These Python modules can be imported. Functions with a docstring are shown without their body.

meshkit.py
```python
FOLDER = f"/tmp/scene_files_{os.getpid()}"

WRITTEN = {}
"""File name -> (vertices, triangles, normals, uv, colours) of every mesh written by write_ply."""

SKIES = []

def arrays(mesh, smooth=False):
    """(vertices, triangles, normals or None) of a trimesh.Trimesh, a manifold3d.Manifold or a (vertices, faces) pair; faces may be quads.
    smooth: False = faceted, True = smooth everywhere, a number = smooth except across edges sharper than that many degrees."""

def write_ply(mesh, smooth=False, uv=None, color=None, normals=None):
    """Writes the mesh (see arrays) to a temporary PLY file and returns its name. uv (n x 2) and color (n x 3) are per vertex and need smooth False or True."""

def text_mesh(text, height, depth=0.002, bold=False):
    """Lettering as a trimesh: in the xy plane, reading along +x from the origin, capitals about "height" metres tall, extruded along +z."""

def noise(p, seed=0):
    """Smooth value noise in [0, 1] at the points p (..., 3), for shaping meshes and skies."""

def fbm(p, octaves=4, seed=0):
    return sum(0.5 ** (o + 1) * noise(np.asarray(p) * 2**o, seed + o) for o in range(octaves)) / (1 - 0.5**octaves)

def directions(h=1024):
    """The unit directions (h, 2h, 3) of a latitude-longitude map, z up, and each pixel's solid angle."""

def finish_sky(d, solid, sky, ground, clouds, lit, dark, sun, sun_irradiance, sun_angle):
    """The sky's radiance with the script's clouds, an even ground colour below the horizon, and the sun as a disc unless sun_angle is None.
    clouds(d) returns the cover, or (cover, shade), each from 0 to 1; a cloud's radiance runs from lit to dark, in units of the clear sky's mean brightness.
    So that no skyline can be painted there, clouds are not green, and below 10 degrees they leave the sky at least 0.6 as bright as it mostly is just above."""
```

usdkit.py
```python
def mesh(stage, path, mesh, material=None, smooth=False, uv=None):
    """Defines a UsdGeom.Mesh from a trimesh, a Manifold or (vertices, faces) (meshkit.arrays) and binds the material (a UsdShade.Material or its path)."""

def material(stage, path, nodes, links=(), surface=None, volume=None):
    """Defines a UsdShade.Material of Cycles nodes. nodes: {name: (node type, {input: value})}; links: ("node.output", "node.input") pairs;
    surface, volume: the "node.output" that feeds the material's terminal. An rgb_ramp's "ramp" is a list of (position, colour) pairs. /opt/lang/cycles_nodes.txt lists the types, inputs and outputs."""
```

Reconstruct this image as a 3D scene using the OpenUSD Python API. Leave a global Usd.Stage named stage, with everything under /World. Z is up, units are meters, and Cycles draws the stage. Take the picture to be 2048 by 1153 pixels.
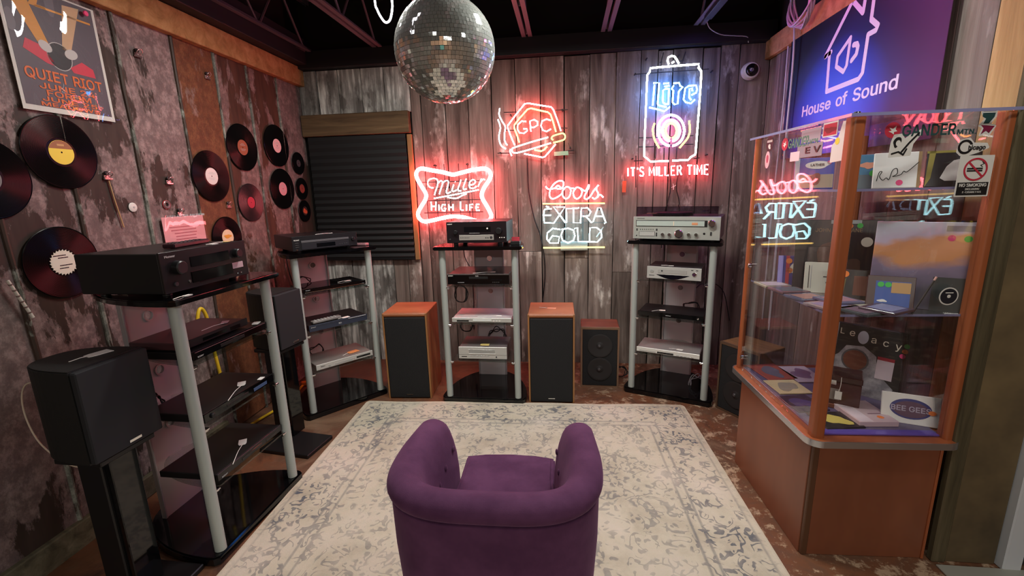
import math, random
import numpy as np, trimesh, usdkit, meshkit
from shapely.geometry import Polygon, LineString, Point, box as sbox
from shapely.ops import unary_union
from pxr import Usd, UsdGeom, UsdLux, UsdShade, Gf, Sdf, Vt

stage = Usd.Stage.CreateInMemory()
UsdGeom.SetStageUpAxis(stage, 'Z'); UsdGeom.SetStageMetersPerUnit(stage, 1.0)
stage.DefinePrim('/World', 'Xform'); stage.DefinePrim('/World/Looks', 'Scope')
random.seed(7); np.random.seed(7); RNG = random.Random(11)

# ------------------------------------------------------------------ camera, light, exposure
cam = UsdGeom.Camera.Define(stage, '/World/camera')
cam.AddTransformOp().Set(Gf.Matrix4d(0.993019, 0.114866, -0.0268, 0, 0.001663, 0.213558, 0.976929, 0,
                                     0.117939, -0.970154, 0.211876, 0, 0.0, -3.725731, 1.482577, 1))
cam.CreateHorizontalApertureAttr(36.0); cam.CreateVerticalApertureAttr(36.0 * 1153 / 2048)
cam.CreateFocalLengthAttr(36.0 * 897.36 / 2048); cam.CreateClippingRangeAttr(Gf.Vec2f(0.05, 60))
cam.CreateExposureAttr(0.0)

def rect_light(name, pos, size, col, inten, rot=(0, 0, 0)):
    l = UsdLux.RectLight.Define(stage, '/World/' + name)
    l.AddTranslateOp().Set(Gf.Vec3d(*pos)); l.AddRotateXYZOp().Set(Gf.Vec3f(*rot))
    l.CreateWidthAttr(size[0]); l.CreateHeightAttr(size[1]); l.CreateColorAttr(Gf.Vec3f(*col)); l.CreateIntensityAttr(inten)
    return l
# unseen ceiling lamps hung under the joists just above the picture, more of them further back in the shop, and unseen colour strips tinting the case
WHITE = (1.0, 0.975, 0.90)
rect_light('ceiling_lamp', (-1.0, -1.45, 2.53), (0.60, 0.14), WHITE, 100)  # out of view, placed after the highlights on the mirror ball
rect_light('ceiling_lamp_001', (0.22, -1.60, 2.53), (0.60, 0.14), WHITE, 100)
rect_light('ceiling_lamp_002', (-0.9, -3.6, 2.53), (0.9, 0.16), WHITE, 4)  # out of view, faint light from behind the camera
rect_light('ceiling_lamp_003', (1.1, -3.4, 2.53), (0.9, 0.16), WHITE, 4)
rect_light('ceiling_lamp_004', (0.6, -6.4, 2.53), (3.0, 0.25), WHITE, 45)  # out of view, lights the shop wall that the mirror ball reflects
rect_light('ceiling_lamp_005', (1.0, -2.65, 2.53), (0.60, 0.14), WHITE, 42)  # out of view, placed to brighten the case and right wall
rect_light('colour_lamp', (1.25, -1.25, 2.56), (0.03, 1.3), (1.0, 0.10, 0.45), 16)  # unseen strip, throws magenta on the case and boards
rect_light('colour_lamp_001', (0.95, -0.75, 2.56), (0.03, 0.9), (0.22, 0.16, 1.0), 26)  # unseen strip, throws blue on the banner and case

# ------------------------------------------------------------------ helpers: prims
used = {}
def numbered(parent, name):
    k = (parent, name); n = used.get(k, -1) + 1; used[k] = n
    return name if n == 0 else '%s_%03d' % (name, n)
def keys(p, **kw):
    for k, v in kw.items():
        if v: p.SetCustomDataByKey(k, v)
ALL = {}
def thing(name, label, cat, loc=(0, 0, 0), rz=0.0, group=None, kind=None):
    x = UsdGeom.Xform.Define(stage, '/World/' + numbered('/World', name))
    x.AddTranslateOp().Set(Gf.Vec3d(*map(float, loc))); x.AddRotateZOp().Set(float(rz))
    keys(x.GetPrim(), label=label, category=cat, group=group, kind=kind)
    return x.GetPrim()
def part(parent, name, mesh, mat, smooth=False, label=None, kind=None):
    pp = str(parent.GetPath()) if parent is not None else '/World'
    m = usdkit.mesh(stage, pp + '/' + numbered(pp, name), mesh, mat, smooth)
    keys(m.GetPrim(), label=label, kind=kind)
    return m.GetPrim()
def struct(name, mesh, mat, label=None):
    return part(None, name, mesh, mat, label=label, kind='structure')
def dup(root, loc, rz, label, group=None):
    was = root.GetCustomData(); base = root.GetName()
    r = thing(base.rstrip('0123456789').rstrip('_') if base[-3:].isdigit() else base, label, was['category'], loc, rz, group or was.get('group'))
    r.GetReferences().AddInternalReference(root.GetPath()); r.SetInstanceable(True)
    return r

# ------------------------------------------------------------------ helpers: meshes
def J(*ms):
    ms = [m for m in ms if m is not None]
    vs, fs, n = [], [], 0
    for v, f in ms:
        vs.append(v); fs.append(np.asarray(f) + n); n += len(v)
    return np.vstack(vs), np.vstack(fs)
_CH = None
def bx(c, s, b=0.0):
    c = np.array(c, float); h = np.array(s, float) / 2
    if b <= 0:
        v = np.array([[i, j, k] for i in (-1, 1) for j in (-1, 1) for k in (-1, 1)]) * h + c
        f = np.array([[0, 1, 3], [0, 3, 2], [4, 6, 7], [4, 7, 5], [0, 4, 5], [0, 5, 1], [2, 3, 7], [2, 7, 6], [0, 2, 6], [0, 6, 4], [1, 5, 7], [1, 7, 3]])
        return v, f
    global _CH
    b = min(b, h.min() * .49)
    def verts(h, b):
        o = []
        for i in (-1, 1):
            for j in (-1, 1):
                for k in (-1, 1):
                    sg = np.array([i, j, k])
                    for a in range(3):
                        q = h - b; q = q.copy(); q[a] = h[a]; o.append(sg * q)
        return np.array(o)
    if _CH is None:
        vv = verts(np.ones(3), .2); t = trimesh.convex.convex_hull(vv)
        idx = [int(np.argmin(((vv - p) ** 2).sum(1))) for p in t.vertices]
        _CH = np.array(idx)[t.faces]
    return verts(h, b) + c, _CH
def xf(m, R=None, t=(0, 0, 0)):
    v, f = m; v = np.asarray(v, float)
    if R is not None: v = v @ np.asarray(R).T
    return v + np.array(t, float), f
def Rx(a): c, s = math.cos(a), math.sin(a); return np.array([[1, 0, 0], [0, c, -s], [0, s, c]])
def Ry(a): c, s = math.cos(a), math.sin(a); return np.array([[c, 0, s], [0, 1, 0], [-s, 0, c]])
def Rz(a): c, s = math.cos(a), math.sin(a); return np.array([[c, -s, 0], [s, c, 0], [0, 0, 1]])
def lathe(prof, n=24, axis='z'):
    """prof: (r, h) from bottom outside in; closed on the axis where r = 0"""
    v, f, rings = [], [], []
    for r, h in prof:
        if r < 1e-6: rings.append([len(v)]); v.append([0, 0, h])
        else:
            rings.append(list(range(len(v), len(v) + n)))
            v += [[r * math.cos(2 * math.pi * i / n), r * math.sin(2 * math.pi * i / n), h] for i in range(n)]
    for a, b in zip(rings, rings[1:]):
        for i in range(n):
            j = (i + 1) % n
            if len(a) == 1 and len(b) == 1: continue
            if len(a) == 1: f.append([a[0], b[j], b[i]])
            elif len(b) == 1: f.append([a[i], a[j], b[0]])
            else: f += [[a[i], a[j], b[j]], [a[i], b[j], b[i]]]
    m = (np.array(v, float), np.array(f))
    if axis == 'y': m = xf(m, Rx(math.pi / 2))     # +z of the profile points to -y (the viewer's side)
    if axis == 'x': m = xf(m, Ry(math.pi / 2))
    return m
def cyl(r, h, n=20, b=0.0, axis='z', t=(0, 0, 0)):
    p = [(0, 0), (r - b, 0), (r, b), (r, h - b), (r - b, h), (0, h)] if b > 0 else [(0, 0), (r, 0), (r, h), (0, h)]
    return xf(lathe(p, n, axis), None, t)
def tube(path, r, n=8, closed=False):
    P = np.array(path, float)
    if not closed: P = P[np.r_[True, np.linalg.norm(np.diff(P, axis=0), axis=1) > 1e-7]]
    k = len(P)
    T = np.roll(P, -1, 0) - np.roll(P, 1, 0) if closed else np.gradient(P, axis=0)
    T /= np.maximum(np.linalg.norm(T, axis=1, keepdims=True), 1e-9)
    u = np.cross(T[0], [0.13, 0.99, 0.05]); u /= np.linalg.norm(u)
    v, f = [], []
    rr = np.broadcast_to(r, (k,))
    for i in range(k):
        u = u - T[i] * (u @ T[i]); u /= np.linalg.norm(u); w = np.cross(T[i], u)
        for j in range(n):
            a = 2 * math.pi * j / n; v.append(P[i] + rr[i] * (math.cos(a) * u + math.sin(a) * w))
    for i in range(k if closed else k - 1):
        for j in range(n):
            a, b = i * n + j, i * n + (j + 1) % n
            c, d = ((i + 1) % k) * n + (j + 1) % n, ((i + 1) % k) * n + j
            f += [[a, b, c], [a, c, d]]
    if not closed:
        v += [P[0], P[-1]]; s, e = len(v) - 2, len(v) - 1
        for j in range(n):
            f += [[s, (j + 1) % n, j], [e, (k - 1) * n + j, (k - 1) * n + (j + 1) % n]]
    return np.array(v), np.array(f)
def curve(pts, k=6, closed=False):
    """Catmull-Rom through the points"""
    P = [np.array(p, float) for p in pts]; n = len(P); out = []
    if n < 3: return P
    for i in range(n if closed else n - 1):
        p0 = P[(i - 1) % n] if closed or i > 0 else 2 * P[0] - P[1]
        p1, p2 = P[i], P[(i + 1) % n]
        p3 = P[(i + 2) % n] if closed or i + 2 < n else 2 * P[-1] - P[-2]
        for q in range(k):
            t = q / k
            out.append(.5 * ((2 * p1) + (p2 - p0) * t + (2 * p0 - 5 * p1 + 4 * p2 - p3) * t * t + (3 * p1 - p0 - 3 * p2 + p3) * t ** 3))
    if not closed: out.append(P[-1])
    return out
def prism(poly, d):
    """polygon in x,z standing upright; front face at y=0, back at y=d"""
    o = []
    for g in getattr(poly, 'geoms', [poly]):
        if g.is_empty or g.area < 1e-9: continue
        t = trimesh.creation.extrude_polygon(g, d, engine='earcut')
        o.append((np.array(t.vertices), np.array(t.faces)))
    m = J(*o)
    return xf(m, Rx(math.pi / 2), (0, d, 0))
def slab(poly, z0, z1):
    """polygon in x,y lying flat"""
    o = []
    for g in getattr(poly, 'geoms', [poly]):
        t = trimesh.creation.extrude_polygon(g, z1 - z0, engine='earcut'); o.append((np.array(t.vertices) + [0, 0, z0], np.array(t.faces)))
    return J(*o)
_TX = {}
def text(s, h, w=None, at=(0, 0), bold=False, d=.0012, align='l'):
    """lettering facing -y, cap height h; w: total width to stretch to; at: (x, z) of the baseline start (or middle)"""
    k = (s, bold)
    if k not in _TX:
        t = meshkit.text_mesh(s, 1.0, 1.0, bold); _TX[k] = (np.array(t.vertices), np.array(t.faces))
    v, f = _TX[k]; v = v.copy()
    x0, x1 = v[:, 0].min(), v[:, 0].max()
    sx = (w / (x1 - x0)) if w else h
    v[:, 0] = (v[:, 0] - x0) * sx; v[:, 1] *= h; v[:, 2] *= d
    if align == 'c': v[:, 0] -= (x1 - x0) * sx / 2
    m = xf((v, f), Rx(math.pi / 2))
    return xf(m, None, (at[0], 0, at[1]))
def disc2(x, z, r, n=20): return Point(x, z).buffer(r, n // 4 + 1)
def ell2(x, z, rx, rz, ang=0):
    from shapely import affinity
    return affinity.rotate(affinity.scale(Point(x, z).buffer(1.0, 8), rx, rz), ang)
def blob2(x, z, rx, rz, seed, k=22, amp=.3):
    r = random.Random(seed); ph = [r.uniform(0, 6.28) for _ in range(4)]
    return Polygon([(x + rx * math.cos(a) * (1 + amp * sum(math.sin((j + 2) * a + ph[j]) / (j + 1.5) for j in range(4))),
                     z + rz * math.sin(a) * (1 + amp * sum(math.sin((j + 2) * a + ph[j]) / (j + 1.5) for j in range(4)))) for a in [2 * math.pi * i / k for i in range(k)]]).buffer(0)

# ------------------------------------------------------------------ materials
def lin(c): return tuple((x / 255 / 12.92) if x <= 10 else ((x / 255 + .055) / 1.055) ** 2.4 for x in c)
MATS = {}
def mat(name, c, rough=.5, metal=0.0, **kw):
    if name not in MATS:
        MATS[name] = usdkit.material(stage, '/World/Looks/' + name, {'p': ('principled_bsdf', dict(base_color=lin(c), roughness=rough, metallic=metal, **kw))}, [], surface='p.BSDF')
    return MATS[name]
def speckle(name, c1, c2, scale=6, stretch=(1, 1, 1), rough=.6, bump=.0, lo=.35, hi=.65, detail=5, metal=0.0, rnd=False, **kw):
    """two tones mixed by noise in object space"""
    if name in MATS: return MATS[name]
    n = {'g': ('texture_coordinate', {}), 'm': ('mapping', dict(scale=stretch)), 'n': ('noise_texture', dict(scale=scale, detail=detail, roughness=.6)),
         'r': ('rgb_ramp', {'ramp': [(lo, lin(c1)), (hi, lin(c2))]}), 'p': ('principled_bsdf', dict(roughness=rough, metallic=metal, **kw))}
    l = [('g.object', 'm.vector'), ('m.vector', 'n.vector'), ('n.fac', 'r.fac'), ('r.color', 'p.base_color')]
    if rnd:
        n['o'] = ('object_info', {}); n['k'] = ('math', dict(math_type='multiply', value2=37.0)); n['cx'] = ('combine_xyz', {})
        l += [('o.random', 'k.value1'), ('k.value', 'cx.x'), ('k.value', 'cx.z'), ('cx.vector', 'm.location')]
    if bump:
        n['b'] = ('bump', dict(strength=bump, distance=.01)); l += [('n.fac', 'b.height'), ('b.normal', 'p.normal')]
    MATS[name] = usdkit.material(stage, '/World/Looks/' + name, n, l, surface='p.BSDF')
    return MATS[name]
def glow(name, c, k):
    if name not in MATS:
        MATS[name] = usdkit.material(stage, '/World/Looks/' + name, {'e': ('emission', dict(color=c, strength=float(k)))}, [], surface='e.emission')
    return MATS[name]
def pane_mat(name, tint=(1, 1, 1), f0=.042, rough=0.0, refl=(1, 1, 1)):
    """thin glass: see-through, mirroring more the flatter it is looked at, alike on both faces"""
    if f0 > 1: f0 = ((f0 - 1) / (f0 + 1)) ** 2
    if name not in MATS:
        MATS[name] = usdkit.material(stage, '/World/Looks/' + name, {'t': ('transparent_bsdf', dict(color=tint)), 'g': ('glossy_bsdf', dict(color=refl, roughness=rough)), 'w': ('layer_weight', dict(blend=.5)),
            'q': ('math', dict(math_type='power', value2=4.2)), 'f': ('math', dict(math_type='multiply_add', value2=1 - f0, value3=f0)), 'm': ('mix_closure', {})},
            [('w.facing', 'q.value1'), ('q.value', 'f.value1'), ('f.value', 'm.fac'), ('t.BSDF', 'm.closure1'), ('g.BSDF', 'm.closure2')], surface='m.closure')
    return MATS[name]

def planks(name, cols, white, rough=.8, wlo=.56, whi=.66, vert=True):
    """weathered boards: stretched grain, blotches, remains of pale paint; every board another piece of the pattern"""
    st = (14, 14, 1.1) if vert else (1.1, 14, 14)
    n = {'g': ('geometry', {}), 'o': ('object_info', {}), 'k': ('math', dict(math_type='multiply', value2=53.0)), 'cx': ('combine_xyz', {}),
         'm1': ('mapping', dict(scale=st)), 'm2': ('mapping', dict(scale=(3.2, 3.2, 1.4))), 'm3': ('mapping', dict(scale=(40, 40, 3.0) if vert else (3, 40, 40))),
         'n1': ('noise_texture', dict(scale=1.0, detail=6, roughness=.62, distortion=.6)), 'n2': ('noise_texture', dict(scale=1.6, detail=5, roughness=.65)), 'n3': ('noise_texture', dict(scale=1.0, detail=3)),
         'r1': ('rgb_ramp', {'ramp': [(.30, lin(cols[0])), (.48, lin(cols[1])), (.62, lin(cols[2])), (.75, lin(cols[3]))]}),
         'r2': ('rgb_ramp', {'ramp': [(wlo, (0, 0, 0)), (whi, (1, 1, 1))]}), 'r3': ('rgb_ramp', {'ramp': [(.42, (.25, .25, .25)), (.60, (1, 1, 1))]}),
         'w': ('mix_color', dict(blend_type='multiply', fac=1.0)), 'x': ('mix_color', dict(b=lin(white))), 'tn': ('hsv', dict(hue=.5, saturation=1.0)),
         'tv': ('map_range', dict(from_min=0, from_max=1, to_min=.68, to_max=1.25)),
         'b': ('bump', dict(strength=.55, distance=.006)), 'p': ('principled_bsdf', dict(roughness=rough, specular_ior_level=.25))}
    l = [('o.random', 'k.value1'), ('k.value', 'cx.x'), ('k.value', 'cx.z'), ('g.position', 'm1.vector'), ('g.position', 'm2.vector'), ('g.position', 'm3.vector'),
         ('cx.vector', 'm1.location'), ('cx.vector', 'm2.location'), ('m1.vector', 'n1.vector'), ('m2.vector', 'n2.vector'), ('m3.vector', 'n3.vector'),
         ('n1.fac', 'r1.fac'), ('n2.fac', 'r2.fac'), ('n3.fac', 'r3.fac'), ('r2.color', 'w.a'), ('r3.color', 'w.b'), ('r1.color', 'x.a'), ('w.result', 'sb.color'), ('sb.val', 'x.fac'),
         ('x.result', 'tn.color'), ('o.random', 'tv.value'), ('tv.result', 'tn.value'), ('tn.color', 'p.base_color'), ('n1.fac', 'b.height'), ('b.normal', 'p.normal')]
    n['sb'] = ('rgb_to_bw', {})
    MATS[name] = usdkit.material(stage, '/World/Looks/' + name, n, l, surface='p.BSDF')
    return MATS[name]
def peeling(name, paint, paint2, bare, lo, hi, rough=.6, scale=1.0):
    """old sheet metal: two tones of chalky paint, ragged bare patches running down"""
    n = {'g': ('geometry', {}), 'm1': ('mapping', dict(scale=(2.6 * scale, 2.6 * scale, 1.15 * scale))), 'm2': ('mapping', dict(scale=(22, 22, 17))), 'm3': ('mapping', dict(scale=(30, 30, 4))),
         'n1': ('noise_texture', dict(scale=1.0, detail=9, roughness=.66, distortion=.25)), 'n2': ('noise_texture', dict(scale=1.0, detail=7, roughness=.78)), 'n3': ('noise_texture', dict(scale=1.0, detail=4)),
         'r1': ('rgb_ramp', {'ramp': [(lo, (0, 0, 0)), (hi, (1, 1, 1))]}), 'r2': ('rgb_ramp', {'ramp': [(.34, tuple(.72 * q for q in lin(paint))), (.48, lin(paint)), (.60, lin(paint2)), (.72, tuple(min(1, 1.25 * q) for q in lin(paint2)))]}),
         'r3': ('rgb_ramp', {'ramp': [(.3, tuple(.55 * x for x in lin(bare))), (.7, lin(bare))]}), 'bw': ('rgb_to_bw', {}), 'x': ('mix_color', {}),
         'b': ('bump', dict(strength=.4, distance=.004)), 'p': ('principled_bsdf', dict(roughness=rough, specular_ior_level=.35))}
    l = [('g.position', 'm1.vector'), ('g.position', 'm2.vector'), ('g.position', 'm3.vector'), ('m1.vector', 'n1.vector'), ('m2.vector', 'n2.vector'), ('m3.vector', 'n3.vector'),
         ('n1.fac', 'r1.fac'), ('n2.fac', 'r2.fac'), ('n3.fac', 'r3.fac'), ('r1.color', 'bw.color'), ('bw.val', 'x.fac'), ('r2.color', 'x.a'), ('r3.color', 'x.b'), ('x.result', 'p.base_color'),
         ('bw.val', 'b.height'), ('b.normal', 'p.normal')]
    MATS[name] = usdkit.material(stage, '/World/Looks/' + name, n, l, surface='p.BSDF')
    return MATS[name]

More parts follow.
